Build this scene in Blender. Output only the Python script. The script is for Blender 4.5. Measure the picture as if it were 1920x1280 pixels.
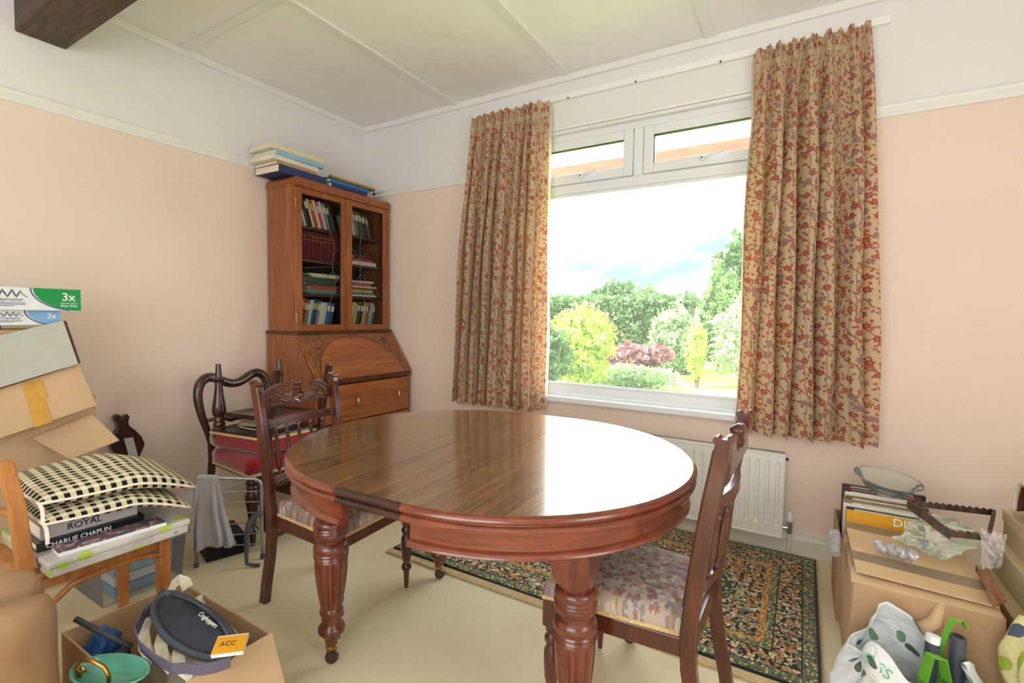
import bpy, bmesh, math, random
from mathutils import Vector, Matrix, noise
random.seed(7)
for o in list(bpy.data.objects): bpy.data.objects.remove(o)
scene = bpy.context.scene
COL = scene.collection
pi, sin, cos = math.pi, math.sin, math.cos

# ---------------------------------------------------------------- camera
F_PX, YAW, PITCH, ROLL = 915.7, .5376, .0497, .014
CAM = Vector((3.3144, -3.0304, 1.26))
FWD = Vector((-sin(YAW)*cos(PITCH), cos(YAW)*cos(PITCH), -sin(PITCH)))
_r = Vector((cos(YAW), sin(YAW), 0)); _u = _r.cross(FWD)
RGT = _r*cos(ROLL)+_u*sin(ROLL); UPV = -_r*sin(ROLL)+_u*cos(ROLL)
cam = bpy.data.cameras.new('camera'); cam.sensor_fit = 'HORIZONTAL'; cam.sensor_width = 36
cam.lens = F_PX/1920*36; cam.clip_start = .02; cam.clip_end = 2000
camo = bpy.data.objects.new('camera', cam); COL.objects.link(camo)
camo.matrix_world = Matrix(((RGT.x, UPV.x, -FWD.x, CAM.x), (RGT.y, UPV.y, -FWD.y, CAM.y), (RGT.z, UPV.z, -FWD.z, CAM.z), (0, 0, 0, 1)))
scene.camera = camo
def hit(u, v, ax, val):          # photo pixel -> point on an axis-aligned plane of the room
    d = FWD+RGT*((u-960)/F_PX)-UPV*((v-640)/F_PX); i = 'xyz'.index(ax)
    return CAM+d*((val-CAM[i])/d[i])

# ---------------------------------------------------------------- world, sun, exposure
wd = bpy.data.worlds.new('World'); scene.world = wd; wd.use_nodes = True
bgn = wd.node_tree.nodes['Background']; bgn.inputs[0].default_value = (.93, .97, 1, 1); bgn.inputs[1].default_value = 6.0
sun = bpy.data.lights.new('sun', 'SUN'); sun.energy = 22; sun.angle = .02; sun.color = (1, .97, .92)
suno = bpy.data.objects.new('sun', sun); COL.objects.link(suno)
suno.rotation_euler = Vector((.55, .5, -.75)).to_track_quat('-Z', 'Y').to_euler()
def portal(name, loc, sx, sy, direction):
    l = bpy.data.lights.new(name, 'AREA'); l.shape = 'RECTANGLE'; l.size = sx; l.size_y = sy; l.cycles.is_portal = True
    o = bpy.data.objects.new(name, l); COL.objects.link(o); o.location = loc
    o.rotation_euler = Vector(direction).to_track_quat('-Z', 'Y').to_euler()
portal('daylight_portal_front', (2.385, .16, 1.65), 1.6, 1.8, (0, -1, 0))
portal('daylight_portal_rear', (2.85, -4.82, 1.5), 2.3, 1.6, (0, 1, 0))  # sky portal for the invented rear window
portal('daylight_portal_side', (5.42, -2.6, 1.5), 1.2, 1.4, (-1, 0, 0))  # sky portal for the invented side window
vs = scene.view_settings; vs.view_transform = 'Standard'; vs.look = 'None'; vs.exposure = 0.18; vs.gamma = 1; vs.use_curve_mapping = False

# ---------------------------------------------------------------- helpers
def lin(c):
    f = lambda x: (x/255/12.92) if x/255 <= .04045 else ((x/255+.055)/1.055)**2.4
    return (f(c[0]), f(c[1]), f(c[2]), 1)
def wmat(o):
    m = o.matrix_basis.copy()
    while o.parent: o = o.parent; m = o.matrix_basis @ m
    return m
def tag(o, label=None, cat=None, group=None, kind=None):
    if label: o['label'] = label
    if cat: o['category'] = cat
    if group: o['group'] = group
    if kind: o['kind'] = kind
    return o
def thing(name, label, cat, loc=(0, 0, 0), rz=0, group=None, kind=None):
    o = bpy.data.objects.new(name, None); COL.objects.link(o); o.empty_display_size = .05
    o.location = loc; o.rotation_euler = (0, 0, rz)
    return tag(o, label, cat, group, kind)
def copy_tree(o, parent=None):
    c = o.copy(); COL.objects.link(c); c.parent = parent
    for ch in [x for x in bpy.data.objects if x.parent == o]: copy_tree(ch, c)
    return c
def RZ(a): return Matrix.Rotation(a, 4, 'Z')
def RX(a): return Matrix.Rotation(a, 4, 'X')
def RY(a): return Matrix.Rotation(a, 4, 'Y')
def T(x, y, z): return Matrix.Translation((x, y, z))
class MB:
    def __init__(s): s.v = []; s.f = []; s.uv = {}
    def add(s, vs, fs, M=None):
        b = len(s.v)
        for p in vs: s.v.append(M @ Vector(p) if M else Vector(p))
        s.f += [tuple(i+b for i in f) for f in fs]; return s
    def box(s, c, d, M=None):
        x, y, z = c; a, b, e = d[0]/2, d[1]/2, d[2]/2
        vs = [(x+i*a, y+j*b, z+k*e) for k in (-1, 1) for j in (-1, 1) for i in (-1, 1)]
        return s.add(vs, [(0, 2, 3, 1), (4, 5, 7, 6), (0, 1, 5, 4), (2, 6, 7, 3), (0, 4, 6, 2), (1, 3, 7, 5)], M)
    def bx(s, x0, x1, y0, y1, z0, z1, M=None): return s.box(((x0+x1)/2, (y0+y1)/2, (z0+z1)/2), (abs(x1-x0), abs(y1-y0), abs(z1-z0)), M)
    def slab(s, q, t):                      # quad of 4 world points with thickness t against its normal
        q = [Vector(p) for p in q]; n = (q[1]-q[0]).cross(q[3]-q[0]).normalized()*t
        return s.add(q+[p-n for p in q], [(0, 1, 2, 3), (7, 6, 5, 4), (0, 4, 5, 1), (1, 5, 6, 2), (2, 6, 7, 3), (3, 7, 4, 0)])
    def tube(s, pts, r, n=8, closed=False, M=None):
        pts = [Vector(p) for p in pts]; m = len(pts); rr = r if isinstance(r, (list, tuple)) else [r]*m
        vs = []; nrm = None
        for i, p in enumerate(pts):
            if closed: t = pts[(i+1) % m]-pts[i-1]
            else: t = pts[min(i+1, m-1)]-pts[max(i-1, 0)]
            t.normalize()
            if nrm is None: nrm = t.orthogonal().normalized()
            else:
                nrm = nrm-t*nrm.dot(t)
                nrm = nrm.normalized() if nrm.length > 1e-6 else t.orthogonal().normalized()
            b = t.cross(nrm)
            e = rr[i] if isinstance(rr[i], (list, tuple)) else (rr[i], rr[i])
            for k in range(n):
                a = 2*pi*k/n; vs.append(p+nrm*cos(a)*e[0]+b*sin(a)*e[1])
        fs = []
        for i in range(m if closed else m-1):
            j = (i+1) % m
            for k in range(n): fs.append((i*n+k, i*n+(k+1) % n, j*n+(k+1) % n, j*n+k))
        if not closed: fs += [tuple(range(n))[::-1], tuple((m-1)*n+k for k in range(n))]
        return s.add(vs, fs, M)
    def ribbon(s, pts, wid, t, up=(0, 0, 1), M=None):   # flat strap: width along 'up' made perpendicular
        pts = [Vector(p) for p in pts]; vs = []; m = len(pts)
        for i, p in enumerate(pts):
            d = (pts[min(i+1, m-1)]-pts[max(i-1, 0)]).normalized()
            w = (Vector(up)-d*Vector(up).dot(d)).normalized()*wid/2; q = d.cross(w).normalized()*t/2
            vs += [p-w-q, p+w-q, p+w+q, p-w+q]
        fs = []
        for i in range(m-1):
            for k in range(4): fs.append((i*4+k, i*4+(k+1) % 4, i*4+4+(k+1) % 4, i*4+4+k))
        fs += [(3, 2, 1, 0), tuple((m-1)*4+k for k in range(4))]
        return s.add(vs, fs, M)
    def lathe(s, prof, c=(0, 0, 0), n=20, M=None, rmod=None):
        vs = []
        for (r, z) in prof:
            for k in range(n):
                a = 2*pi*k/n; q = r*(rmod(a, z) if rmod else 1); vs.append((c[0]+q*cos(a), c[1]+q*sin(a), c[2]+z))
        fs = []; m = len(prof)
        for i in range(m-1):
            for k in range(n): fs.append((i*n+k, i*n+(k+1) % n, (i+1)*n+(k+1) % n, (i+1)*n+k))
        fs += [tuple(range(n))[::-1], tuple((m-1)*n+k for k in range(n))]
        return s.add(vs, fs, M)
    def prism(s, poly, h0, h1, M=None):
        n = len(poly); vs = [(x, y, h0) for x, y in poly]+[(x, y, h1) for x, y in poly]
        return s.add(vs, [tuple(range(n))[::-1], tuple(range(n, 2*n))]+[(i, (i+1) % n, n+(i+1) % n, n+i) for i in range(n)], M)
    def grid(s, fn, nu, nv, M=None, uvf=None, closeu=False):
        b = len(s.v); vs = []; fs = []
        for j in range(nv+1):
            for i in range(nu+1):
                vs.append(fn(i/nu, j/nv))
                if uvf: s.uv[b+j*(nu+1)+i] = uvf(i/nu, j/nv)
        for j in range(nv):
            for i in range(nu):
                a = j*(nu+1)+i; fs.append((a, a+1, a+nu+2, a+nu+1))
        return s.add(vs, fs, M)
    def loft(s, rings, cap=True, M=None):
        n = len(rings[0]); vs = [p for r in rings for p in r]; fs = []
        for i in range(len(rings)-1):
            for k in range(n): fs.append((i*n+k, i*n+(k+1) % n, (i+1)*n+(k+1) % n, (i+1)*n+k))
        if cap: fs += [tuple(range(n))[::-1], tuple((len(rings)-1)*n+k for k in range(n))]
        return s.add(vs, fs, M)
    def build(s, name, mat, parent=None, smooth=False, bevel=0, solid=0, subd=0, label=None, cat=None, group=None, kind=None, fixn=True, origin=None):
        me = bpy.data.meshes.new(name); V = s.v
        o = bpy.data.objects.new(name, me)
        if parent:
            inv = wmat(parent).inverted(); V = [inv @ p for p in V]
        elif origin is not None:
            V = [p-Vector(origin) for p in V]; o.location = origin
        elif V:
            c = Vector(((min(p.x for p in V)+max(p.x for p in V))/2, (min(p.y for p in V)+max(p.y for p in V))/2, min(p.z for p in V)))
            V = [p-c for p in V]; o.location = c
        me.from_pydata(V, [], s.f)
        if s.uv:
            uvl = me.uv_layers.new(name='UVMap')
            for l in me.loops: uvl.data[l.index].uv = s.uv.get(l.vertex_index, (0, 0))
        if fixn:
            bm = bmesh.new(); bm.from_mesh(me); bmesh.ops.recalc_face_normals(bm, faces=bm.faces); bm.to_mesh(me); bm.free()
        me.materials.append(mat)
        if smooth:
            for p in me.polygons: p.use_smooth = True
            if smooth == 2: 
                me.set_sharp_from_angle(angle=.7)
        COL.objects.link(o); o.parent = parent
        if solid:
            m = o.modifiers.new('solid', 'SOLIDIFY'); m.thickness = solid; m.offset = 0
        if bevel:
            m = o.modifiers.new('bevel', 'BEVEL'); m.width = bevel; m.segments = 2; m.limit_method = 'ANGLE'; m.angle_limit = .6
        if subd:
            m = o.modifiers.new('sub', 'SUBSURF'); m.levels = subd; m.render_levels = subd
        return tag(o, label, cat, group, kind)
def text(name, body, size, M, mat, parent, bold=False):      # flat lettering, centred, lying in the XY plane of M
    cu = bpy.data.curves.new(name, 'FONT'); cu.body = body; cu.size = size; cu.align_x = 'CENTER'; cu.align_y = 'CENTER'; cu.extrude = .0004
    cu.resolution_u = 3
    if bold: cu.offset = size*.012
    t = bpy.data.objects.new(name, cu); COL.objects.link(t); bpy.context.view_layer.update()
    me = bpy.data.meshes.new_from_object(t.evaluated_get(bpy.context.evaluated_depsgraph_get()))
    bpy.data.objects.remove(t); me.transform(wmat(parent).inverted() @ M)
    me.materials.clear(); me.materials.append(mat)
    o = bpy.data.objects.new(name, me); COL.objects.link(o); o.parent = parent; return o
def frame_of(o, xdir, zdir):    # matrix with origin o, local X along xdir, local Z along zdir
    x = Vector(xdir).normalized(); z = Vector(zdir); z = (z-x*z.dot(x)).normalized(); y = z.cross(x)
    return Matrix(((x.x, y.x, z.x, o[0]), (x.y, y.y, z.y, o[1]), (x.z, y.z, z.z, o[2]), (0, 0, 0, 1)))
def N3(x, y, z=0): return noise.noise((x, y, z))

# ---------------------------------------------------------------- materials
class NT:
    def __init__(s, name):
        s.m = bpy.data.materials.new(name); s.m.use_nodes = True; s.t = s.m.node_tree
        s.b = s.t.nodes['Principled BSDF']; s.out = s.t.nodes['Material Output']
    def n(s, ty, **kw):
        n = s.t.nodes.new(ty)
        for k, v in kw.items(): setattr(n, k, v)
        return n
    def l(s, a, b): s.t.links.new(a, b)
    def math(s, op, a, b=None, c=None):
        n = s.n('ShaderNodeMath', operation=op)
        for i, x in enumerate((a, b, c)):
            if x is None: continue
            if isinstance(x, (int, float)): n.inputs[i].default_value = x
            else: s.l(x, n.inputs[i])
        return n.outputs[0]
    def mix(s, f, a, b):
        n = s.n('ShaderNodeMix', data_type='RGBA')
        for i, x in ((0, f), (6, a), (7, b)):
            if isinstance(x, (int, float)): n.inputs[i].default_value = x
            elif isinstance(x, tuple): n.inputs[i].default_value = x
            else: s.l(x, n.inputs[i])
        return n.outputs[2]
    def ramp(s, f, stops, const=False):
        n = s.n('ShaderNodeValToRGB'); cr = n.color_ramp
        if const: cr.interpolation = 'CONSTANT'
        while len(cr.elements) < len(stops): cr.elements.new(.5)
        for e, (p, c) in zip(cr.elements, stops): e.position = p; e.color = c
        s.l(f, n.inputs[0]); return n.outputs[0]
    def co(s, kind='Object', scale=(1, 1, 1), rot=(0, 0, 0)):
        tc = s.n('ShaderNodeTexCoord'); mp = s.n('ShaderNodeMapping'); mp.inputs['Scale'].default_value = scale; mp.inputs['Rotation'].default_value = rot
        s.l(tc.outputs[kind], mp.inputs[0]); return mp.outputs[0]
    def noise(s, vec, scale, detail=3, rough=.55, dist=0):
        n = s.n('ShaderNodeTexNoise'); n.inputs['Scale'].default_value = scale; n.inputs['Detail'].default_value = detail
        n.inputs['Roughness'].default_value = rough; n.inputs['Distortion'].default_value = dist
        if vec is not None: s.l(vec, n.inputs['Vector'])
        return n.outputs[0]
    def bump(s, h, strength, dist=.01):
        n = s.n('ShaderNodeBump'); n.inputs['Strength'].default_value = strength; n.inputs['Distance'].default_value = dist
        s.l(h, n.inputs['Height']); s.l(n.outputs[0], s.b.inputs['Normal'])
    def set(s, **kw):
        for k, v in kw.items():
            k = {'rough': 'Roughness', 'metal': 'Metallic', 'spec': 'Specular IOR Level', 'coat': 'Coat Weight', 'coatr': 'Coat Roughness', 'alpha': 'Alpha', 'trans': 'Transmission Weight', 'ior': 'IOR', 'sheen': 'Sheen Weight'}[k]
            s.b.inputs[k].default_value = v
        return s
    def base(s, c):
        if isinstance(c, tuple): s.b.inputs['Base Color'].default_value = c
        else: s.l(c, s.b.inputs['Base Color'])
        return s
_pm = {}
def P(col, rough=.6, name=None, var=.08, vscale=6, bumps=None, **kw):
    key = (col, rough, name, tuple(kw.items()))
    if key in _pm: return _pm[key]
    t = NT(name or 'paint_%02x%02x%02x' % col); c = lin(col); co = t.co()
    d = lambda k: tuple(max(0, min(1, x*k)) for x in c[:3])+(1,)
    t.base(t.ramp(t.noise(co, vscale), [(.3, d(1-var)), (.7, d(1+var))])); t.set(rough=rough, **kw)
    if bumps: t.bump(t.noise(co, bumps[0], 4), bumps[1], .004)
    _pm[key] = t.m; return t.m
def wood(name, c1, c2, rough, scale=(14, 1.2, 14), ns=2.2, coat=0, coatr=.1, dark=None, spec=.5):
    t = NT(name); co = t.co('Object', scale)
    n1 = t.noise(co, ns, 5, .6, .8); n2 = t.noise(t.co('Object', tuple(s*5 for s in scale)), ns*2, 3)
    f = t.math('ADD', t.math('MULTIPLY', n1, .75), t.math('MULTIPLY', n2, .25))
    st = [(.32, lin(dark or c1)), (.45, lin(c1)), (.62, lin(c2))]
    t.base(t.ramp(f, st)); t.set(rough=rough, coat=coat, coatr=coatr, spec=spec); t.bump(n2, .05, .002); return t.m
def clear(name, tint=(1, 1, 1), gloss=.12, rough=.02, haze=0, hazecol=(230, 240, 240), trl=False):   # thin clear sheet: see-through plus a fresnel sheen, optional milky diffuse
    t = NT(name); t.t.nodes.remove(t.b)
    tr = t.n('ShaderNodeBsdfTransparent'); tr.inputs[0].default_value = tint+(1,)
    gl = t.n('ShaderNodeBsdfGlossy'); gl.inputs['Roughness'].default_value = rough
    lw = t.n('ShaderNodeLayerWeight'); lw.inputs[0].default_value = gloss
    m = t.n('ShaderNodeMixShader'); t.l(lw.outputs['Fresnel'], m.inputs[0]); t.l(tr.outputs[0], m.inputs[1]); t.l(gl.outputs[0], m.inputs[2])
    o = m
    if haze:
        df = t.n('ShaderNodeBsdfTranslucent' if trl else 'ShaderNodeBsdfDiffuse'); df.inputs[0].default_value = lin(hazecol)
        m2 = t.n('ShaderNodeMixShader'); m2.inputs[0].default_value = haze; t.l(m.outputs[0], m2.inputs[1]); t.l(df.outputs[0], m2.inputs[2]); o = m2
    t.l(o.outputs[0], t.out.inputs[0]); return t.m
M = {}
t = NT('wall_paint'); g = t.n('ShaderNodeNewGeometry'); sx = t.n('ShaderNodeSeparateXYZ'); t.l(g.outputs['Position'], sx.inputs[0])
peach = t.ramp(t.noise(t.co(), 1.3, 4), [(.3, lin((237, 217, 203))), (.7, lin((241, 223, 210)))])
t.base(t.mix(t.math('GREATER_THAN', sx.outputs[2], 2.27), peach, lin((236, 235, 236)))); t.set(rough=.9, spec=.2)
t.bump(t.noise(t.co(), 60, 4), .12, .004); M['wall'] = t.m
M['white'] = P((247, 247, 246), .75, 'white_emulsion', var=.02, bumps=(40, .06))
M['gloss'] = P((240, 240, 238), .35, 'white_gloss_paint', var=.02)
M['upvc'] = P((240, 243, 246), .3, 'white_upvc', var=.01)
M['skirt'] = P((228, 222, 212), .5, 'skirting_paint', var=.02)
t = NT('cream_carpet'); co = t.co()
n = t.noise(co, 2.2, 4); n2 = t.noise(co, 260, 2)
t.base(t.mix(t.math('MULTIPLY', n2, .5), t.ramp(n, [(.3, lin((230, 215, 172))), (.7, lin((239, 227, 190)))]), lin((206, 194, 156)))); t.set(rough=1, spec=.1, sheen=.2); t.bump(n2, .5, .006); M['carpet'] = t.m
M['beam'] = wood('dark_beam_wood', (62, 42, 32), (96, 66, 48), .55, (2, 18, 18))
M['mahog'] = wood('mahogany', (96, 46, 32), (122, 62, 42), .28, (14, 14, 2), dark=(78, 36, 26), coat=.4, coatr=.12)
M['mahogd'] = wood('dark_mahogany', (52, 28, 22), (72, 40, 32), .28, (14, 14, 2), dark=(40, 22, 18), coat=.5, coatr=.15)
M['chairwood'] = wood('red_brown_chair_wood', (74, 32, 24), (98, 46, 32), .28, (14, 14, 2), dark=(56, 26, 22), coat=.5, coatr=.15)
M['tabletop'] = wood('mahogany_table_top', (108, 76, 46), (146, 108, 70), .25, (18, .9, 18), 3.0, coat=.9, coatr=.1, dark=(66, 42, 25))
M['rim'] = wood('mahogany_rim', (112, 52, 33), (137, 68, 43), .28, (3, 3, 20), dark=(90, 40, 26), coat=.6, coatr=.12)
M['oak'] = wood('oak_cabinet', (144, 80, 37), (168, 99, 50), .34, (14, 14, 1.6), dark=(122, 64, 28), coat=.3, coatr=.2)
M['oakh'] = wood('oak_horizontal_grain', (156, 88, 39), (180, 107, 52), .32, (14, 1.6, 14), dark=(134, 72, 30), coat=.35, coatr=.18)
M['oakd'] = wood('dark_oak', (78, 38, 16), (112, 60, 28), .35, (14, 2, 14), dark=(50, 24, 10))
M['veneer'] = wood('burr_veneer', (118, 68, 34), (160, 100, 54), .28, (6, 6, 6), 4, dark=(70, 32, 14), coat=.35, coatr=.18)
M['pine'] = wood('honey_pine', (182, 118, 60), (206, 142, 80), .4, (14, 14, 2), dark=(168, 104, 50))
M['porch'] = wood('orange_timber', (92, 46, 24), (120, 66, 36), .7, (1.5, 16, 16), dark=(62, 32, 20))
M['darkin'] = P((40, 26, 18), .7, 'cabinet_interior')
M['brass'] = P((196, 150, 74), .3, 'brass', metal=1.0)
M['chrome'] = P((200, 202, 206), .18, 'chrome', metal=1.0)
M['steel'] = P((176, 180, 186), .3, 'grey_metal_tube', metal=.8)
M['black'] = P((22, 22, 24), .55, 'black_vinyl')
M['iron'] = P((34, 30, 28), .4, 'dark_iron', metal=.6)
M['red'] = P((146, 10, 24), .9, 'red_velvet', var=.18, vscale=9, sheen=.5)
M['braid'] = P((206, 178, 128), .9, 'gold_braid', var=.25, vscale=160)
M['cardb'] = P((206, 172, 134), .85, 'brown_cardboard', var=.06, vscale=5, bumps=(30, .08))
M['cardd'] = P((186, 150, 114), .85, 'dark_cardboard', var=.06, vscale=5)
M['cardg'] = P((184, 186, 176), .8, 'grey_cardboard', var=.05, vscale=3)
M['tape'] = P((206, 156, 66), .25, 'brown_parcel_tape', var=.12, vscale=24)
M['paper'] = P((236, 228, 208), .8, 'paper')
M['leather'] = P((42, 34, 30), .35, 'black_leather')
M['glass'] = clear('window_glass', gloss=.08, haze=.03, hazecol=(255, 255, 255), trl=True)  # white translucent haze mixed into the pane to imitate window glare
M['cabglass'] = clear('cabinet_glass', (.9, .92, .92), gloss=.12)
M['lead'] = P((92, 96, 98), .5, 'lead_came', metal=.5)
# ---------------------------------------------------------------- patterned fabrics
def flowers(t, vec, scale, R0, pet, rnd=.75):
    v = t.n('ShaderNodeTexVoronoi', voronoi_dimensions='2D'); v.inputs['Scale'].default_value = scale; v.inputs['Randomness'].default_value = rnd
    t.l(vec, v.inputs['Vector'])
    d = t.n('ShaderNodeVectorMath', operation='SUBTRACT'); t.l(vec, d.inputs[0]); t.l(v.outputs['Position'], d.inputs[1])
    s = t.n('ShaderNodeSeparateXYZ'); t.l(d.outputs[0], s.inputs[0])
    r = t.math('SQRT', t.math('ADD', t.math('POWER', s.outputs[0], 2), t.math('POWER', s.outputs[1], 2)))
    th = t.math('ARCTAN2', s.outputs[1], s.outputs[0])
    sc = t.n('ShaderNodeSeparateColor'); t.l(v.outputs['Color'], sc.inputs[0])
    R = t.math('MULTIPLY', t.math('ADD', .80, t.math('MULTIPLY', t.math('COSINE', t.math('ADD', t.math('MULTIPLY', th, pet), t.math('MULTIPLY', sc.outputs[0], 6.28))), .20)), R0)
    m = t.math('LESS_THAN', r, R); c = t.math('LESS_THAN', r, R0*.24)
    return m, c, sc.outputs
def warp(t, vec, scale, amt):
    n = t.n('ShaderNodeTexNoise'); n.inputs['Scale'].default_value = scale; t.l(vec, n.inputs['Vector'])
    a = t.n('ShaderNodeVectorMath', operation='SUBTRACT'); t.l(n.outputs['Color'], a.inputs[0]); a.inputs[1].default_value = (.5, .5, .5)
    b = t.n('ShaderNodeVectorMath', operation='SCALE'); t.l(a.outputs[0], b.inputs[0]); b.inputs['Scale'].default_value = amt
    c = t.n('ShaderNodeVectorMath', operation='ADD'); t.l(vec, c.inputs[0]); t.l(b.outputs[0], c.inputs[1]); return c.outputs[0]
def shift(t, vec, off):
    c = t.n('ShaderNodeVectorMath', operation='ADD'); t.l(vec, c.inputs[0]); c.inputs[1].default_value = off; return c.outputs[0]
t = NT('floral_curtain_fabric'); uv = t.co('UV')
base = t.ramp(t.noise(t.co('UV', (300, 300, 1)), 1, 2), [(.3, lin((206, 188, 154))), (.7, lin((220, 203, 170)))])
w = warp(t, uv, 9, .07); wv = t.n('ShaderNodeTexWave', wave_type='BANDS', bands_direction='X'); wv.inputs['Scale'].default_value = 3.4; wv.inputs['Distortion'].default_value = 1.2; wv.inputs['Detail'].default_value = 1; t.l(w, wv.inputs['Vector'])
stem = t.math('GREATER_THAN', wv.outputs['Fac'], .99); col = t.mix(stem, base, lin((180, 142, 118)))
wv2 = t.n('ShaderNodeTexWave', wave_type='BANDS', bands_direction='DIAGONAL'); wv2.inputs['Scale'].default_value = 4; wv2.inputs['Distortion'].default_value = 3; t.l(w, wv2.inputs['Vector'])
col = t.mix(t.math('GREATER_THAN', wv2.outputs['Fac'], .992), col, lin((172, 124, 92)))
m, c, o = flowers(t, shift(t, uv, (.31, .17, 0)), 33, .0085, 2, .9)
col = t.mix(m, col, t.ramp(o[1], [(0, lin((186, 104, 84))), (.45, lin((150, 122, 122))), (.75, lin((164, 134, 96)))], True))
m, c, o = flowers(t, uv, 17, .018, 6, .8)
keep = t.math('MULTIPLY', m, t.math('GREATER_THAN', o[2], .12))
col = t.mix(keep, col, t.ramp(o[1], [(0, lin((168, 88, 84))), (.36, lin((158, 130, 138))), (.62, lin((186, 114, 90))), (.8, lin((172, 98, 100)))], True))
col = t.mix(t.math('MULTIPLY', c, keep), col, lin((206, 150, 86)))
t.base(col); t.set(rough=.9, spec=.15)
tl = t.n('ShaderNodeBsdfTranslucent'); t.l(t.mix(.35, col, lin((255, 150, 100))), tl.inputs[0]); ms = t.n('ShaderNodeMixShader'); ms.inputs[0].default_value = .34
t.l(t.b.outputs[0], ms.inputs[1]); t.l(tl.outputs[0], ms.inputs[2]); t.l(ms.outputs[0], t.out.inputs[0]); M['curtain'] = t.m
M['lining'] = P((240, 230, 212), .9, 'cream_cotton')
t = NT('curtain_lining'); t.base(lin((240, 230, 212))); t.set(rough=.9); tl = t.n('ShaderNodeBsdfTranslucent'); tl.inputs[0].default_value = lin((250, 240, 225)); ms = t.n('ShaderNodeMixShader'); ms.inputs[0].default_value = .6
t.l(t.b.outputs[0], ms.inputs[1]); t.l(tl.outputs[0], ms.inputs[2]); t.l(ms.outputs[0], t.out.inputs[0]); M['clining'] = t.m

t = NT('oriental_rug_pile'); co = t.co('Object'); s = t.n('ShaderNodeSeparateXYZ'); t.l(co, s.inputs[0])
HX, HY = .975, .5375
ax = t.math('ABSOLUTE', s.outputs[0]); ay = t.math('ABSOLUTE', s.outputs[1])
d = t.math('MINIMUM', t.math('SUBTRACT', HX, ax), t.math('SUBTRACT', HY, ay))
w = warp(t, co, 16, .03)
blk = lin((28, 26, 22))
m1, c1, o1 = flowers(t, w, 44, .0088, 3, .95)
m2, c2, o2 = flowers(t, shift(t, w, (.4, .3, 0)), 25, .0135, 7, .85)
m3, c3, o3 = flowers(t, shift(t, w, (.13, .71, 0)), 58, .0066, 2, .95)
pal = [(0, lin((190, 128, 78))), (.3, lin((216, 204, 166))), (.52, lin((104, 116, 88))), (.7, lin((196, 150, 94))), (.86, lin((150, 160, 140)))]
fld = t.mix(m3, blk, t.ramp(o3[1], pal, True)); fld = t.mix(m1, fld, t.ramp(o1[1], pal, True)); fld = t.mix(m2, fld, t.ramp(o2[0], pal, True)); fld = t.mix(c2, fld, lin((120, 50, 40)))
grn = t.mix(m3, lin((96, 104, 78)), t.ramp(o3[2], [(0, lin((190, 160, 90))), (.4, lin((52, 66, 62))), (.7, lin((208, 196, 150)))], True))
el = t.math('ADD', t.math('POWER', t.math('DIVIDE', s.outputs[0], .66), 2), t.math('POWER', t.math('DIVIDE', s.outputs[1], .27), 2))
med = t.mix(m1, lin((48, 58, 50)), t.ramp(o1[0], [(0, lin((170, 150, 90))), (.4, lin((70, 90, 80))), (.65, lin((140, 60, 44))), (.85, lin((190, 180, 140)))], True))
med = t.mix(m2, med, t.ramp(o2[2], [(0, lin((60, 74, 62))), (.5, lin((168, 126, 70))), (.8, lin((88, 44, 38)))], True))
wel = t.math('ADD', el, t.math('MULTIPLY', t.noise(co, 9), .7))
col = t.mix(t.math('LESS_THAN', wel, 1.36), t.mix(t.math('LESS_THAN', wel, 1.39), fld, lin((168, 178, 140))), med)
def band(col, lo, hi, c):
    k = t.math('MULTIPLY', t.math('GREATER_THAN', d, lo), t.math('LESS_THAN', d, hi)); return t.mix(k, col, c)
gold = t.mix(m3, lin((196, 150, 76)), lin((120, 70, 40)))
col = band(col, .19, .215, gold); col = band(col, .16, .19, grn); col = band(col, .155, .16, blk)
col = band(col, .062, .155, fld); col = band(col, .057, .062, blk); col = band(col, .012, .057, grn); col = band(col, -.1, .012, lin((44, 50, 46)))
t.base(col); t.set(rough=1, spec=.1, sheen=.2); t.bump(t.noise(co, 300, 2), .4, .003); M['rug'] = t.m
M['rugedge'] = P((196, 172, 128), .95, 'rug_fringe', var=.2, vscale=120)

t = NT('tapestry_seat_fabric'); co = t.co('Object'); br = t.n('ShaderNodeTexBrick'); t.l(co, br.inputs['Vector'])
br.inputs['Scale'].default_value = 1; br.inputs['Brick Width'].default_value = .15; br.inputs['Row Height'].default_value = .105; br.inputs['Mortar Size'].default_value = .004
br.inputs['Color1'].default_value = lin((188, 172, 158)); br.inputs['Color2'].default_value = lin((146, 126, 120)); br.inputs['Mortar'].default_value = lin((176, 146, 104)); br.offset = .37
w = warp(t, co, 40, .012)
m1, c1, o1 = flowers(t, w, 46, .009, 5, .9); m2, c2, o2 = flowers(t, shift(t, w, (.2, .5, 0)), 26, .014, 3, .9)
col = t.mix(t.math('MULTIPLY', m2, .65), br.outputs[0], t.ramp(o2[0], [(0, lin((124, 78, 76))), (.35, lin((110, 112, 122))), (.6, lin((206, 192, 172))), (.8, lin((92, 84, 86)))], True))
col = t.mix(t.math('MULTIPLY', m1, .75), col, t.ramp(o1[1], [(0, lin((148, 92, 92))), (.3, lin((210, 198, 180))), (.55, lin((120, 120, 128))), (.8, lin((176, 150, 112)))], True))
t.base(col); t.set(rough=.75, spec=.3); t.bump(t.noise(co, 220, 2), .25, .002); M['tapestry'] = t.m
def stripes(t, x, w): return t.math('LESS_THAN', t.math('FRACT', t.math('DIVIDE', x, w)), .5)
t = NT('black_cream_gingham'); uv = t.co('UV'); s = t.n('ShaderNodeSeparateXYZ'); t.l(uv, s.inputs[0])
a = stripes(t, s.outputs[0], .032); b = stripes(t, s.outputs[1], .032)
cm = lin((240, 232, 204)); md = lin((205, 196, 160))
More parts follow.
